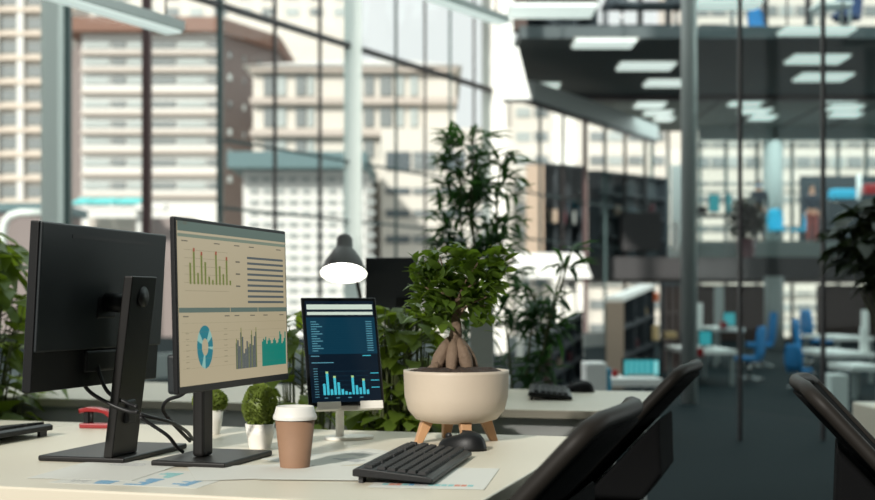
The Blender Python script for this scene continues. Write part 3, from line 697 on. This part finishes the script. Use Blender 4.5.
# desk lamp
LD=4.55; lc=P(343.5,276,LD); lr=23.5/F*LD
lamp = empty('desk_lamp', (lc.x, LD, .74), 0, 'dark metal desk lamp with a glowing cone shade', 'lamp')
zb=lc.z-.74
hd = Matrix.Rotation(R(-24),4,'X')
def lathe_t(prof,n=36):
    m=MB(); m.lathe(prof,n=n,caps=False)
    m.v=[(hd@v)+Vector((0,0,zb+.008)) for v in m.v]; return m
h_=.165
lathe_t([(lr,0),(lr*.96,.012),(lr*.80,.045),(lr*.50,.085),(lr*.36,.098),(lr*.34,.135),(lr*.24,.148),(0,.152)]).build('shade','lamp',lamp)
lathe_t([(lr*.985,.001),(lr*.94,.013),(lr*.78,.044),(lr*.48,.080),(0,.088)]).build('shade_lining','lampin',lamp)
m=MB(); m.ellipsoid((0,0,.032),(lr*.62,lr*.62,.03),20); m.v=[(hd@v)+Vector((0,0,zb+.008)) for v in m.v]; m.build('bulb','bulb',lamp)
MB().tube([(0,.06,zb+.13),(.01,.11,zb+.10),(.03,.15,zb+.02),(.05,.17,zb-.08),(.06,.17,.012)],.007,10).build('arm','lamp',lamp)
MB().lathe([(.07,0),(.07,.012),(.03,.018),(0,.018)],(.06,.17,0)).build('base','lamp',lamp)
# tan cup behind the tablet, small white bowl, grey panel
c=P(402,372,4.25); o=empty('tumbler',(c.x,4.25,.74),0,'tan tumbler on the second desk left of the planter','cup')
MB().lathe([(.026,0),(.031,.13),(.029,.13),(.024,.004),(0,.004)],caps=False).build('body','yellow',o)
c=G(502,398); o=empty('bowl',(c.x,c.y+.1,.74),0,'small white cup behind the planter rim','cup')
MB().lathe([(.02,0),(.034,.04),(.034,.075),(.030,.075),(.026,.04),(0,.01)],caps=False).build('body','whited',o)
MB().tube([(-.034,0,.05),(-.052,0,.045),(-.05,0,.025),(-.03,0,.02)],.005,8).build('handle','whited',o)
o=empty('desk_divider',(P(484,330,4.5).x,4.75,.74),0,'narrow grey divider standing on the second desk behind the ficus','divider')
MB().box((0,0,pz(292,4.7)/2),(.085,.03,pz(292,4.7))).build('panel','greyb',o,bevel=.004)
MB().box((0,0,.004),(.13,.10,.008)).build('foot','stand',o)

# ================================================================= PLANTS
def pot(r, rad, h, m_='greyb'):
    MB().lathe([(rad*.75,0),(rad*.9,h*.5),(rad,h),(rad*.92,h),(rad*.88,h*.9),(0,h*.9)],caps=False).build('pot',m_,r)
def bamboo(label, x, y, stems, mleaf, pot_r=.16, L=.13, W=.026, dens=1.0, seed=1):
    rr=random.Random(seed); r=empty('potted_plant',(x,y,0),0,label,'plant'); pot(r,pot_r,.32)
    ms=MB(); ml_=MB()
    for (dx,z0,z1,lx,ly,spread) in stems:
        k=8; pts=[]
        for i in range(k+1):
            t=i/k; pts.append(Vector((dx*.4*(1-t)+(dx+lx*t)*t, ly*t+rr.uniform(-.01,.01), .28+(z1-.28)*t)))
        ms.tube(pts,[.010*(1-.6*i/k) for i in range(k+1)],7)
        nb=int(46*dens*(z1-z0)/1.0)
        for i in range(nb):
            z=rr.uniform(z0,z1); t=(z-.28)/(z1-.28); idx=min(k-1,int(t*k)); b=pts[idx].lerp(pts[idx+1],t*k-idx)
            a=rr.uniform(0,6.28); s=spread*(1-.45*((z-z0)/(z1-z0))**2)*rr.uniform(.4,1)
            e=b+Vector((math.cos(a)*s, math.sin(a)*s*.8, rr.uniform(.0,.12)))
            ms.tube([b,(b+e)/2+Vector((0,0,.01)),e],[.003,.002,.001],5)
            for j in range(7):
                q=b.lerp(e,rr.uniform(.35,1)); d=Vector((math.cos(a)+rr.uniform(-1,1),math.sin(a)+rr.uniform(-1,1),rr.uniform(-.5,.9)))
                ml_.leaf(q,d,(0,0,1),L*rr.uniform(.6,1.1),W*rr.uniform(.8,1.2))
    ms.build('stem','stem',r); ml_.build('foliage',mleaf,r); return r
DB=6.0
bamboo('tall bushy dark green plant rising behind the ficus', P(476,200,DB).x, DB, [(-.08,1.2,1.78,.0,0,.20),(.0,1.15,1.90,-.02,.05,.20),(.09,1.15,1.72,.02,0,.17),(.03,.8,1.6,-.06,-.05,.2)], 'leafd', dens=.95, seed=4)
bamboo('airy bamboo plant with drooping leaves right of the ficus', P(522,300,5.6).x, 5.6, [(.0,.62,1.12,.06,0,.14),(.06,.75,1.25,.12,0,.07),(-.04,.5,1.0,-.03,.05,.12),(.05,.6,1.28,.16,.0,.05)], 'leafd', pot_r=.13, L=.15, W=.028, dens=.42, seed=9)
def pothos(label, x, y, z0, z1, rx, ry, n, mleaf, L=.10, W=.075, seed=2, pr=.15, ph=.35, lean=0):
    rr=random.Random(seed); r=empty('potted_plant',(x,y,0),0,label,'plant'); pot(r,pr,ph)
    ms=MB(); ml_=MB()
    for i in range(n):
        a=rr.uniform(0,6.28); q=rr.uniform(.2,1)**.6; z=rr.uniform(z0,z1); tz=(z-z0)/(z1-z0); s=math.sqrt(max(.12,1-(2*tz-1)**2*.9))
        e=Vector((lean*tz+math.cos(a)*rx*q*s, math.sin(a)*ry*q*s, z))
        b=Vector((math.cos(a)*pr*.4,math.sin(a)*pr*.4,ph*.88)); mid=b.lerp(e,.5)+Vector((0,0,.06))
        if i%2==0: ms.tube([b,mid,e],[.005,.004,.002],5)
        else:
            b2=e-Vector((math.cos(a),math.sin(a),.6))*.07; ms.tube([b2,e],[.003,.002],5)
        d=Vector((math.cos(a)+rr.uniform(-.7,.7),math.sin(a)+rr.uniform(-.7,.7),rr.uniform(-.7,.5)))
        ml_.leaf(e,d,(rr.uniform(-.4,.4),rr.uniform(-.4,.4),1),L*rr.uniform(.7,1.2),W*rr.uniform(.7,1.2),curl=.3)
    ms.build('stem','stem',r); ml_.build('foliage',mleaf,r); return r
pothos('leafy floor plant between the two desks right of the tablet', P(402,360,3.78).x, 3.80, .60, 1.06, .14, .10, 230, 'leafp', L=.085, W=.06, seed=3)
pothos('leafy floor plant between the desks left of the tablet', P(308,360,3.95).x, 3.95, .55, 1.06, .10, .10, 80, 'leafp', L=.11, W=.075, seed=6, pr=.12)
pothos('green floor plant at the left picture edge behind the desk', -1.62, 4.5, .45, 1.33, .24, .22, 330, 'leafp', L=.13, W=.09, seed=8)
pothos('dark tree-like plant at the right picture edge', 2.36, 6.2, 1.12, 1.60, .40, .3, 420, 'leafb', L=.16, W=.09, seed=12, pr=.2, ph=.4, lean=-.05)

# ================================================================= CHAIRS (foreground)
def task_chair(label, seatc, face, scale=1.0):
    """local +x forward (sitter's view), y width"""
    r = empty('office_chair', (seatc[0],seatc[1],0), math.atan2(face[1],face[0]), label, 'chair', 'reclined office chairs around the desks')
    hw=.225
    prof=[(-.13,.50),(-.195,.57),(-.26,.64),(-.325,.71),(-.39,.78),(-.455,.85),(-.485,.882)]
    m=MB(); ny=10; vs=[]; T=.02
    for side in (0,1):
        for i,(x,z) in enumerate(prof):
            for j in range(ny+1):
                s=-1+2*j/ny; hwz=hw*(1-.10*(i/len(prof))**2); cv=.035*(s*s)
                vs.append((x+cv-(T if side else 0)*.75, s*hwz, z-(T if side else 0)*.6+.0))
    n1=(ny+1); n2=len(prof)*n1; fs=[]
    for i in range(len(prof)-1):
        for j in range(ny): 
            a=i*n1+j; fs.append((a,a+1,a+n1+1,a+n1)); a+=n2; fs.append((a,a+n1,a+n1+1,a+1))
    for i in range(len(prof)-1):
        for j in (0,ny): a=i*n1+j; b=a+n1; fs.append((a,b,b+n2,a+n2) if j==0 else (b,a,a+n2,b+n2))
    for j in range(ny):
        a=j; fs.append((a,a+n2,a+1+n2,a+1)); a=(len(prof)-1)*n1+j; fs.append((a,a+1,a+1+n2,a+n2))
    m.add(vs,fs,0,True).build('backrest','fabric',r)
    # rim tube around the backrest
    rim=[]
    for (x,z) in prof: rim.append((x+.028,-hw,z-.004))
    for j in range(1,10): s=-1+2*j/10; rim.append((prof[-1][0]+.035*s*s-.008,s*hw*.9,prof[-1][1]+.004+.008*(1-s*s)))
    for (x,z) in prof[::-1]: rim.append((x+.028,hw,z-.004))
    m=MB(); m.tube(rim,.016,10); m.build('back_frame','rim',r)
    m=MB(); n=24
    pts=[]
    for k in range(n):
        a=2*math.pi*k/n; ca,sa=math.cos(a),math.sin(a); e=.5
        pts.append((.03+.235*math.copysign(abs(ca)**e,ca), .24*math.copysign(abs(sa)**e,sa)))
    m.prism(pts,.42,.485); m.build('seat','fabric',r,bevel=.02)
    xz=[(-.12,.44),(-.36,.53),(-.41,.60),(-.405,.755),(-.36,.71),(-.15,.485)]
    MB().add([(x,y,z) for y in (-.17,.17) for x,z in xz],[tuple(range(6)),tuple(range(11,5,-1))]+[(i,i+6,(i+1)%6+6,(i+1)%6) for i in range(6)]).build('back_shell','fabric',r,bevel=.012)
    MB().box((-.02,0,.385),(.26,.2,.07)).build('mechanism','blackp',r,bevel=.01)
    MB().tube([(0,0,.07),(0,0,.37)],.028,14).build('gas_lift','blackp',r)
    for k in range(5):
        a=2*math.pi*k/5+.3; l=MB().tube([(0,0,.10),(math.cos(a)*.15,math.sin(a)*.15,.085),(math.cos(a)*.29,math.sin(a)*.29,.065)],[.024,.02,.014],8).build('leg','blackp',r)
        x,y=math.cos(a)*.29,math.sin(a)*.29
        MB().tube([(x-math.sin(a)*.02,y+math.cos(a)*.02,.028),(x+math.sin(a)*.02,y-math.cos(a)*.02,.028)],.028,14).build('castor','rubber',l)
    return r
def put_chair(label, topc, face):     # topc = middle of the top rail
    f=Vector(face).normalized(); s=Vector(topc)+f*.485
    return task_chair(label,(s.x,s.y),f)
put_chair('black office chair at the right end of the main desk, nearest', (.315,2.17), -N)
put_chair('black office chair farther back beside the second desk end', (.735,3.72), -N)
put_chair('black office chair facing away at the lower right corner', (.83,2.98), N)

# ================================================================= WING: lights
def light_panel(px,py,wpx,hpx,label,z=ZC):
    D=(z-CZ)*F/(HY-py); dD=hpx/(HY-py)*D; wm=wpx/F*D
    r=empty('ceiling_light',(X(px,D),D,z),0,label,'light','flat ceiling lights of the wing')
    MB().box((0,0,-.035),(wm,dD,.05)).build('diffuser','panel',r)
    MB().box((0,0,-.0045),(wm+.08,dD+.08,.009)).build('frame','white',r)
    return r
for a in [(604,42,60,8,'ceiling light panel at the near edge of the dark ceiling, left'),(646,65,54,7,'ceiling light panel second from the near edge left of pillar'),(667,82,42,6,'ceiling light panel third back, just left of the pillar'),(540,86,36,7,'ceiling light panel beside the white fascia'),
          (817,58,54,8,'ceiling light panel nearer of the right pair'),(823,76,50,7,'ceiling light panel farther of the right pair'),
          (650,104,28,5,'nearest small light panel behind the beam, left group'),(658,112,26,4,'middle small light panel behind the beam, left group'),(664,118,18,3.5,'farthest small light panel behind the beam, left group'),
          (746,102,30,5,'nearest small light panel behind the beam, middle group'),(755,110,28,4.5,'middle small light panel behind the beam, middle group'),(762,116.5,24,4,'farthest small light panel behind the beam, middle group'),
          (844,98.5,32,5,'nearest small light panel behind the beam, right group'),(845,106.5,30,4.5,'middle small light panel behind the beam, right group'),(846,113.5,28,4,'farthest small light panel behind the beam, right group')]:
    light_panel(*a)
# hanging panels in front of the top storey
def hang(px,py,wpx,hpx,z,label):
    r=light_panel(px,py,wpx,hpx,label,z); D=r.location.y; wm=wpx/F*D
    for s in (-1,1): MB().tube([(s*wm*.4,0,0),(s*wm*.4,0,2.5)],.02,6).build('hanger','mull',r)
hang(552,9,84,13,ZC+.1,'large suspended light panel at the top left of the wing')
hang(815,31,70,9,ZC+.1,'suspended light panel at the top right of the wing')
hang(725,3,68,8,ZC+.3,'suspended light panel at the top beside the pillar')
# linear lamps hanging over the hall (parallel to the window wall)
def linear(pa,pb,Da,zz,label,wd_=.16):
    a=P(*pa,Da); Db=Da*(HY-pa[1])/(HY-pb[1]); b=P(*pb,Db)
    c=(a+b)/2; L_=(b-a).length; r=empty('linear_light',c,math.atan2(b.y-a.y,b.x-a.x),label,'light')
    MB().box((0,0,.04),(L_,wd_,.07)).build('housing','pillar',r,bevel=.005)
    MB().box((0,0,-.003),(L_-.04,wd_*.8,.014)).build('diffuser','panel',r)
    for s in (-1,1): MB().tube([(s*L_*.42,0,.07),(s*L_*.42,0,3)],.008,6).build('hanger','mull',r)
linear((30,-10),(176,33),7.6,3,'long slim hanging light at the top left')
linear((400,-12),(503,24),12,3,'long slim hanging light at the top beside the white column')

# ================================================================= WING: furniture
FS=[(0,2,3,1),(4,5,7,6),(0,1,5,4),(2,6,7,3),(0,4,6,2),(1,3,7,5)]
def shelf_unit(label, pxe0, pxe1, pxs, D, zbot, ztopn, ztopf, Df, side='darkb', end='beige', top='darkb', items=(), shelves=3, name='bookshelf'):
    """end panel spans pxe0..pxe1 at D; open side recedes to pxs at Df"""
    r=empty(name,(X(pxe0,D),D,zbot),0,label,'shelf')
    o=Vector((X(pxe0,D),D,zbot)); L=lambda px,d,z:(X(px,d)-o.x,d-o.y,z-o.z)
    a,b=X(pxe0,D),X(pxe1,D)
    vs=[L(pxe0,D,zbot),L(pxe1,D,zbot),L(pxe0,D+.08,zbot),L(pxe1,D+.08,zbot),L(pxe0,D,ztopn),L(pxe1,D,ztopn),L(pxe0,D+.08,ztopn),L(pxe1,D+.08,ztopn)]
    MB().add(vs,FS).build('end_panel',end,r)
    # back board and carcass: prism between end and far end
    w_=b-a
    def p3(t,off,z):   # t along the receding side
        x=b+(X(pxs,Df)-b)*t-off*w_; y=D+.085+(Df-D-.085)*t; return (x-o.x,y-o.y,z-o.z)
    zt=lambda t: ztopn+(ztopf-ztopn)*t
    def slabq(t0,t1,o0,o1,za,zb,nm,mm,par=r):
        vs=[p3(t0,o0,za(t0)),p3(t1,o0,za(t1)),p3(t0,o1,za(t0)),p3(t1,o1,za(t1)),p3(t0,o0,zb(t0)),p3(t1,o0,zb(t1)),p3(t0,o1,zb(t0)),p3(t1,o1,zb(t1))]
        return MB().add(vs,FS).build(nm,mm,par)
    slabq(0,1,.85,1,lambda t:zbot,zt,'back_panel',side)
    slabq(0,1,0,1.0,lambda t:zt(t)-.0,lambda t:zt(t)+.06,'top_panel',top)
    for k in range(shelves+1):
        f=k/(shelves+.0) if shelves else 0
        if k<shelves: slabq(0,1,.0,.86,lambda t,f=f:zbot+(zt(t)-zbot)*f,lambda t,f=f:zbot+(zt(t)-zbot)*f+.05,'shelf_board',side)
    for t in (.33,.66,1-.02): slabq(t,t+.02,.0,.86,lambda t:zbot,zt,'upright',side)
    def onshelf(t,k,wm,hm,nm,lb,m_):
        z=zbot+(zt(t)-zbot)*k/shelves+.055; q=p3(t,.12,z)
        b_=MB().box((0,0,hm/2),(min(wm,w_*.5),wm,hm)).build(nm,m_,None,bevel=.006); b_.location=(q[0]+o.x-min(wm,w_*.5)/2,q[1]+o.y,z); tag(b_,lb,nm)
    return onshelf
def sbox(name,label,cat,px,py,w_,h_,D,m_,dep=None,group=None,bevel=.01,zb=None):
    if zb is not None:
        yt=py-h_/2; yb=HY-(zb-CZ)*F/D; py=(yt+yb)/2; h_=yb-yt
    c=P(px,py,D); wm,hm=w_/F*D,h_/F*D
    o=MB().box((0,0,hm/2),(wm,dep or min(wm,.5),hm)).build(name,m_,None,bevel=bevel); o.location=(c.x,c.y,c.z-hm/2); return tag(o,label,cat,group)
zu=ZF
ff=lambda y,D: CZ+(HY-y)/F*D
sA=shelf_unit('tall shelf with a beige end panel on the upper storey, left', 526,544,583,D1+.1,ff(253,D1),ff(164,D1),ff(168,D1+2),D1+2)
sB=shelf_unit('dark long shelf on the upper storey beside the grey panel', 588,600,668,D1+.3,zu,ff(171,D1),ff(180,D1+4),D1+4,end='darkb',shelves=4)
sC=shelf_unit('shelf with a beige end and sloping white top below the upper floor', 606,624,655,16.5,0,ff(302,16.5),ff(288,20),20,top='parapet')
sD=shelf_unit('dark shelf with a sloping top below the white parapet', 543,552,583,14.5,0,ff(338,14.5),ff(316,18),18,end='brownb')
shelf_unit('dark open shelf on the lower storey just left of the pillar', 661,664,684,20,0,ff(286,20),ff(286,23),23,end='darkb',side='brownb')
shelf_unit('dark wooden shelf on the top storey above the fascia', 507,527,598,27.0,ZC+.26,ff(-20,27),ff(0,30),30,end='brownb',top='brownb')
# items on shelves
sA(.38,1,.3,.35,'box','small tan box on the upper left shelf','beige'); sA(.60,1,.3,.32,'box','brown box on the upper left shelf','maroon'); sA(.85,1,.3,.36,'box','pale box at the far end of the upper left shelf','greyb')
sB(.3,2,.3,.25,'box','tan box on the long dark shelf','beige'); sB(.5,2,.5,.2,'folder','blue folder row on the long dark shelf','navy'); sB(.8,2,.3,.4,'vase','reddish vase on the long dark shelf','maroon')
sC(.35,2,.12,.10,'box','small pinkish box on the slope-topped shelf','beige'); sC(.5,1,.12,.12,'box','dark red box low on the slope-topped shelf','maroon'); sC(.75,2,.12,.12,'vase','straw vase at the far end of the slope-topped shelf','yellow')
sD(.3,1,.12,.11,'box','tan box low on the shelf under the white parapet','beige'); sD(.62,1,.12,.12,'box','brown box higher on the shelf under the white parapet','maroon')
sbox('counter','grey counter on the upper storey before the long shelf','counter',640,232,38,38,D1+.6,'slab',dep=.8)
sbox('panel_screen','pale tall panel standing at the right of the long shelf','panel',680,207,18,84,D1+5,'greyb',dep=.1)
sbox('box','white tall box at the foot of the upper storey railing left of pillar','box',676,236,5,28,D1+.4,'parapet')
# desk with teal monitors
def wdesk(label,px,ytop,wpx,D,dep,zfloor,m_='parapet',thick=.06,leg='greyb'):
    z=ff(ytop,D); c=X(px,D); wm=wpx/F*D; r=empty('office_desk',(c,D,zfloor),0,label,'desk')
    MB().box((0,dep/2,z-zfloor-thick/2),(wm,dep,thick)).build('desktop',m_,r)
    for sx in (-1,1):
        for y in (.06,dep-.06): MB().box((sx*(wm/2-.05),y,(z-zfloor-thick)/2),(.05,.05,z-zfloor-thick)).build('leg',leg,r)
    return r,z
def wmon(label,px,y0,y1,wpx,D,zbase,mm='teal'):
    r=empty('monitor',(X(px,D),D,zbase),0,label,'monitor'); za,zb_=ff(y1,D)-zbase,ff(y0,D)-zbase; wm=wpx/F*D
    MB().box((0,0,(za+zb_)/2),(wm,.04,zb_-za)).build('casing','blackp',r)
    MB().box((0,-.025,(za+zb_)/2),(wm-.03,.01,zb_-za-.03)).build('screen',mm,r)
    MB().box((0,.03,max(.02,(za+zb_)/4)),(.05,.03,max(.04,(za+zb_)/2))).build('stand',  'greyb',r)
    MB().box((0,.03,.01),(.22,.16,.02)).build('stand_base','greyb',r)
    return r
_,z=wdesk('dark desk on the upper storey right of the pillar',714,214,40,D1+1.0,.8,zu,'greyb')
wmon('teal screen left one on the upper storey desk',714,194,212,11,D1+1.5,z)
wmon('teal screen right one on the upper storey desk',729,194,212,5,D1+1.5,z)
sbox('bag','dark bag on the upper storey desk beside pillar','bag',702,210,9,7,D1+1.4,'blackp')
# generic small office chair
def schair(label,px,D,zfloor,m_='blue',rz=0,s=1.0,base='chrome',group=None):
    r=empty('office_chair',(X(px,D),D,zfloor),rz,label,'chair',group); r.scale=(s,s,s)
    m=MB(); vs=[]; 
    prof=[(.46,.20,-.20),(.60,.23,-.235),(.80,.25,-.25),(1.0,.22,-.265),(1.10,.15,-.27)]
    for y_ in (0,-.06):
        for z,hw,x in prof:
            for sgn in (-1,-.5,0,.5,1): vs.append((x+y_+.05*sgn*sgn, sgn*hw, z))
    n=5; q=len(prof)*n; fs=[]
    for i in range(len(prof)-1):
        for j in range(n-1): a=i*n+j; fs+=[(a,a+1,a+n+1,a+n),(a+q,a+n+q,a+n+1+q,a+1+q)]
        for j in (0,n-1): a=i*n+j; fs.append((a,a+n,a+n+q,a+q))
    for j in range(n-1): fs+=[(j,j+q,j+1+q,j+1),((len(prof)-1)*n+j,(len(prof)-1)*n+j+1,(len(prof)-1)*n+j+1+q,(len(prof)-1)*n+j+q)]
    m.add(vs,fs,0,True).build('backrest',m_,r)
    MB().box((.02,0,.46),(.46,.46,.09)).build('seat',m_,r,bevel=.03)
    MB().tube([(0,0,.08),(0,0,.42)],.03,10).build('gas_lift',base,r)
    for k in range(5):
        a=2*math.pi*k/5; MB().tube([(0,0,.10),(math.cos(a)*.3,math.sin(a)*.3,.05)],.018,6).build('leg',base,r)
    return r
zp=ZF+.54
schair('light blue chair on the upper platform left of the dark screen wall',777,39,zp,'blues',R(-90),1.0)
schair('light blue chair seen from the side on the upper platform',799,38.4,zp,'blues',R(180),.9)
sbox('sideboard','dark low sideboard on the upper platform behind the plant','sideboard',842,220,30,40,38.5,'darkb',zb=zp)
sbox('cushion','light blue cushion on the dark sideboard of the upper platform','cushion',842,194.5,24,10,38.5,'blues',zb=ff(200,38.5),bevel=.06)
sbox('sideboard','dark sideboard at the right edge of the upper platform','sideboard',870,220,17,50,38.8,'darkb',zb=zp)
sbox('cushion','red cushion on the sideboard at the right edge','cushion',870,189,14,9,38.8,'red',zb=ff(195,38.8),bevel=.05)
sbox('post_lamp','white slim lamp on the upper platform near the right edge','lamp',859,182,4,14,39,'parapet',zb=zp)
# lower storey chairs
schair('blue chair turned sideways at the left white desk',749,17.8,0,'blue',R(150),.70)
schair('blue chair farther back beside the round column',760,21.5,0,'blue',R(175),.85)
schair('blue chair in the middle row at the right white desks',810,19.2,0,'blue',R(-20),.77)
schair('blue chair farthest back at the right white desks',817,23.4,0,'blue',R(10),.88)
schair('blue chair nearest at the right white desks',799,16.3,0,'blue',R(40),.52)
_,z=wdesk('white desk with a teal screen right of the pillar, nearer',714,350,46,17,1.9,0)
wmon('teal screen on the nearer left white desk',705,330,346,14,17.5,z)
o=sbox('box','red box on the nearer left white desk','box',699,352,8,9,16.95,'red'); 
_,z=wdesk('white desk beyond, with a teal screen and red box',729,328,32,22,1.9,0)
wmon('teal screen on the farther left white desk',729,312,326,13,22.5,z)
sbox('box','red box on the farther left white desk','box',723,325,7,7,22.0,'red')
sbox('panel_screen','white upright panel just right of the pillar','panel',699,325,6,44,19.5,'parapet',dep=.1)
sbox('panel_screen','tall grey panel behind the farther left desk','panel',719,308,9,42,26,'greyb',dep=.1)
_,z=wdesk('white desk at right, farthest of the right row',855,337,38,21,1.9,0)
sbox('box','white tall box on the farthest right desk','box',865,322,6,24,21.2,'parapet')
_,z=wdesk('white desk at right, middle of the right row',855,353,42,17.5,1.9,0)
sbox('box','white tall box on the middle right desk','box',864,340,7,26,17.7,'parapet')
_,z=wdesk('white desk at right, nearest, cut by the frame',869,366,34,14.5,.9,0)
sbox('storage_bin','white bin on the floor beside the nearest right desk','bin',836,386,17,24,13,'parapet',dep=.25,zb=0)
sbox('cabinet','cream cabinet at the right edge beside the front chair','cabinet',880,425,28,40,7.5,'desk',dep=.5,zb=0)
# low left cluster
_,z=wdesk('low white table with a wide teal screen beyond the second desk',632,379,62,10.4,.6,0)
r=wmon('wide teal screen on the low white table',641,358,377,38,10.8,z)
m=MB()
for k in range(5): m.box((-.13+k*.045,-.031,ff(367.5,10.8)-z),(.006,.002,.12))
m.box((.12,-.031,ff(367.5,10.8)-z),(.04,.002,.11)); m.build('screen_graphics','tealw',r)
sbox('storage_bin','white and blue bin left of the wide teal screen','bin',594,384,21,44,9.5,'parapet',dep=.3,zb=0)
sbox('binder','blue binder beside the white bin','binder',607.5,386,4,36,9.45,'blues',dep=.2,zb=0)
sbox('mug','red mug left of the wide teal screen','mug',608,374,6,9,10.6,'maroon',zb=ff(379,10.4)); sbox('mug','dark red mug nearest to the teal screen','mug',615,374,6,9,10.7,'red',zb=ff(379,10.4))
sbox('lampshade','orange lampshade left of the pillar','lamp',656,297,5,9,19.6,'orange')
sbox('box','straw coloured box left of the pillar','box',655,333,7,15,18.8,'yellow'); sbox('box','long straw box on the shelf left of pillar','box',670,335,12,7,19.8,'yellow')
# plant in maroon pot on the upper floor
rp=empty('potted_plant',(X(746,D1+.4),D1+.4,zu),0,'dark bushy plant in a maroon pot on the upper floor','plant')
MB().lathe([(.22,0),(.27,.5),(.24,.5),(.22,.45),(0,.45)],caps=False).build('pot','maroon',rp)
m=MB(); rr=random.Random(2)
for i in range(640):
    t=math.acos(rr.uniform(-1,1)); a=rr.uniform(0,6.28); q=rr.uniform(.3,1)
    c_=Vector((.50*q*math.sin(t)*math.cos(a),.35*q*math.sin(t)*math.sin(a),1.05+.62*q*math.cos(t))); m.leaf(c_,(rr.uniform(-1,1),rr.uniform(-1,1),rr.uniform(-.6,.6)),(0,0,1),.22,.12)
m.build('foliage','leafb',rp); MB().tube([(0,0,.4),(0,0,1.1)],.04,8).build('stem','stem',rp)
# top storey chairs
schair('navy chair on the top storey right of the pillar',732,27.3,ZC+.26,'navy',R(-60),1.3)
schair('blue low chair on the top storey',757,28.3,ZC+.26,'blue',R(-90),.7)
schair('navy chair on the top storey at the far right',846,28.4,ZC+.26,'navy',R(-120),1.2)
_,z=wdesk('white desk on the top storey near the right end',836,1,34,27.4,.7,ZC+.26)
_,z=wdesk('dark desk on the top storey left of the pillar',650,1,90,27.9,.7,ZC+.26,'darkb',leg='darkb')
schair('dark chair on the top storey left of the pillar',622,27.1,ZC+.26,'darkb',R(-70),1.1); schair('dark chair on the top storey next to pillar',676,27.1,ZC+.26,'darkb',R(-110),1.1)
# top storey rear wall pieces
for px0,px1,m_ in [(522,597,'darkb'),(598,692,'darkb'),(700,728,'darkb')]:
    struct(MB().box((X((px0+px1)/2,33),33,ZC+.25+.7),(X(px1,33)-X(px0,33),.12,1.4)).build(trim(),m_))
for px in (640,668,765,808):
    struct(MB().box((X(px,33.2),33.2,ZC+1.8),(.14,.1,3.2)).build(trim(),'mull'))

# ================================================================= PEOPLE
def skin(name, joints, edges, m_, parent, sub=2):
    me=bpy.data.meshes.new(name); me.from_pydata([j[0] for j in joints],edges,[]); o=bpy.data.objects.new(name,me); C.objects.link(o); o.parent=parent
    me.materials.append(M[m_]); s=o.modifiers.new('skin','SKIN'); s.use_smooth_shade=True
    for i,j in enumerate(joints): me.skin_vertices[0].data[i].radius=(j[1],j[2] if len(j)>2 else j[1]); 
    me.skin_vertices[0].data[0].use_root=True
    u=o.modifiers.new('sub','SUBSURF'); u.levels=sub; u.render_levels=sub
    return o
def person(label,loc,rz,mask=False,tr='trousers'):
    r=empty('person',loc,rz,label,'person')      # faces local -y, height 1.72
    J=[((0,0,.93),.13,.10),((0,0,1.12),.12,.09),((0,0,1.35),.15,.10),((0,0,1.47),.055),((0,-.01,1.56),.06),((0,-.015,1.63),.075,.09),((0,-.005,1.70),.06,.07),
       ((.17,0,1.40),.05),((.22,.01,1.14),.038),((.21,-.08,.90),.028),((.21,-.10,.82),.026,.02),
       ((-.17,0,1.40),.05),((-.22,.01,1.14),.038),((-.21,-.08,.90),.028),((-.21,-.10,.82),.026,.02),
       ((.09,0,.84),.085),((.10,-.01,.48),.055),((.10,.01,.08),.038),((.10,-.13,.035),.035,.03),
       ((-.09,0,.84),.085),((-.10,-.01,.48),.055),((-.10,.01,.08),.038),((-.10,-.13,.035),.035,.03)]
    E=[(0,1),(1,2),(2,3),(3,4),(4,5),(5,6),(2,7),(7,8),(8,9),(9,10),(2,11),(11,12),(12,13),(13,14),(0,15),(15,16),(16,17),(17,18),(0,19),(19,20),(20,21),(21,22)]
    skin('body',J,E,'skin',r)
    TS=[((0,0,.92),.155,.115),((0,0,1.14),.14,.105),((0,0,1.36),.17,.12),((0,0,1.45),.08),((.18,0,1.40),.065),((.225,.01,1.14),.05),((.215,-.07,.92),.04),((-.18,0,1.40),.065),((-.225,.01,1.14),.05),((-.215,-.07,.92),.04)]
    skin('shirt',TS,[(0,1),(1,2),(2,3),(2,4),(4,5),(5,6),(2,7),(7,8),(8,9)],'shirt',r)
    TR=[((0,0,.95),.14,.11),((.09,0,.84),.10),((.10,-.01,.48),.075),((.10,.01,.10),.06),((-.09,0,.84),.10),((-.10,-.01,.48),.075),((-.10,.01,.10),.06)]
    skin('trousers',TR,[(0,1),(1,2),(2,3),(0,4),(4,5),(5,6)],tr,r)
    MB().ellipsoid((0,.018,1.675),(.088,.098,.085),16).build('hair','hair',r)
    for s in (-1,1): MB().ellipsoid((s*.03,-.098,1.64),(.011,.008,.008),8).build('eye','blackg',r)
    MB().ellipsoid((0,-.108,1.61),(.013,.018,.022),8).build('nose','skin',r)
    for s in (-1,1):
        MB().ellipsoid((s*.10,-.06,.045),(.055,.13,.05),12).build('shoe','blackp',r)
        for f in range(4): MB().tube([(s*(.195+f*.012),-.112,.80),(s*(.195+f*.012),-.118,.765-.006*(1.5-abs(f-1.5))),(s*(.193+f*.012),-.110,.74)],.0075,6).build('finger','skin',r)
        MB().tube([(s*.195,-.115,.83),(s*.18,-.135,.79)],.009,6).build('thumb','skin',r)
    if mask: MB().ellipsoid((0,-.055,1.585),(.07,.075,.052),14).build('face_mask','mask',r)
    return r
person('person in dark top and red-brown trousers standing on the upper platform',(X(812,38.2),38.2,zp),0)
person('person in dark clothes and blue face mask behind the plant',(X(759,36.9),36.9,zp),R(-10),True,'shirt')
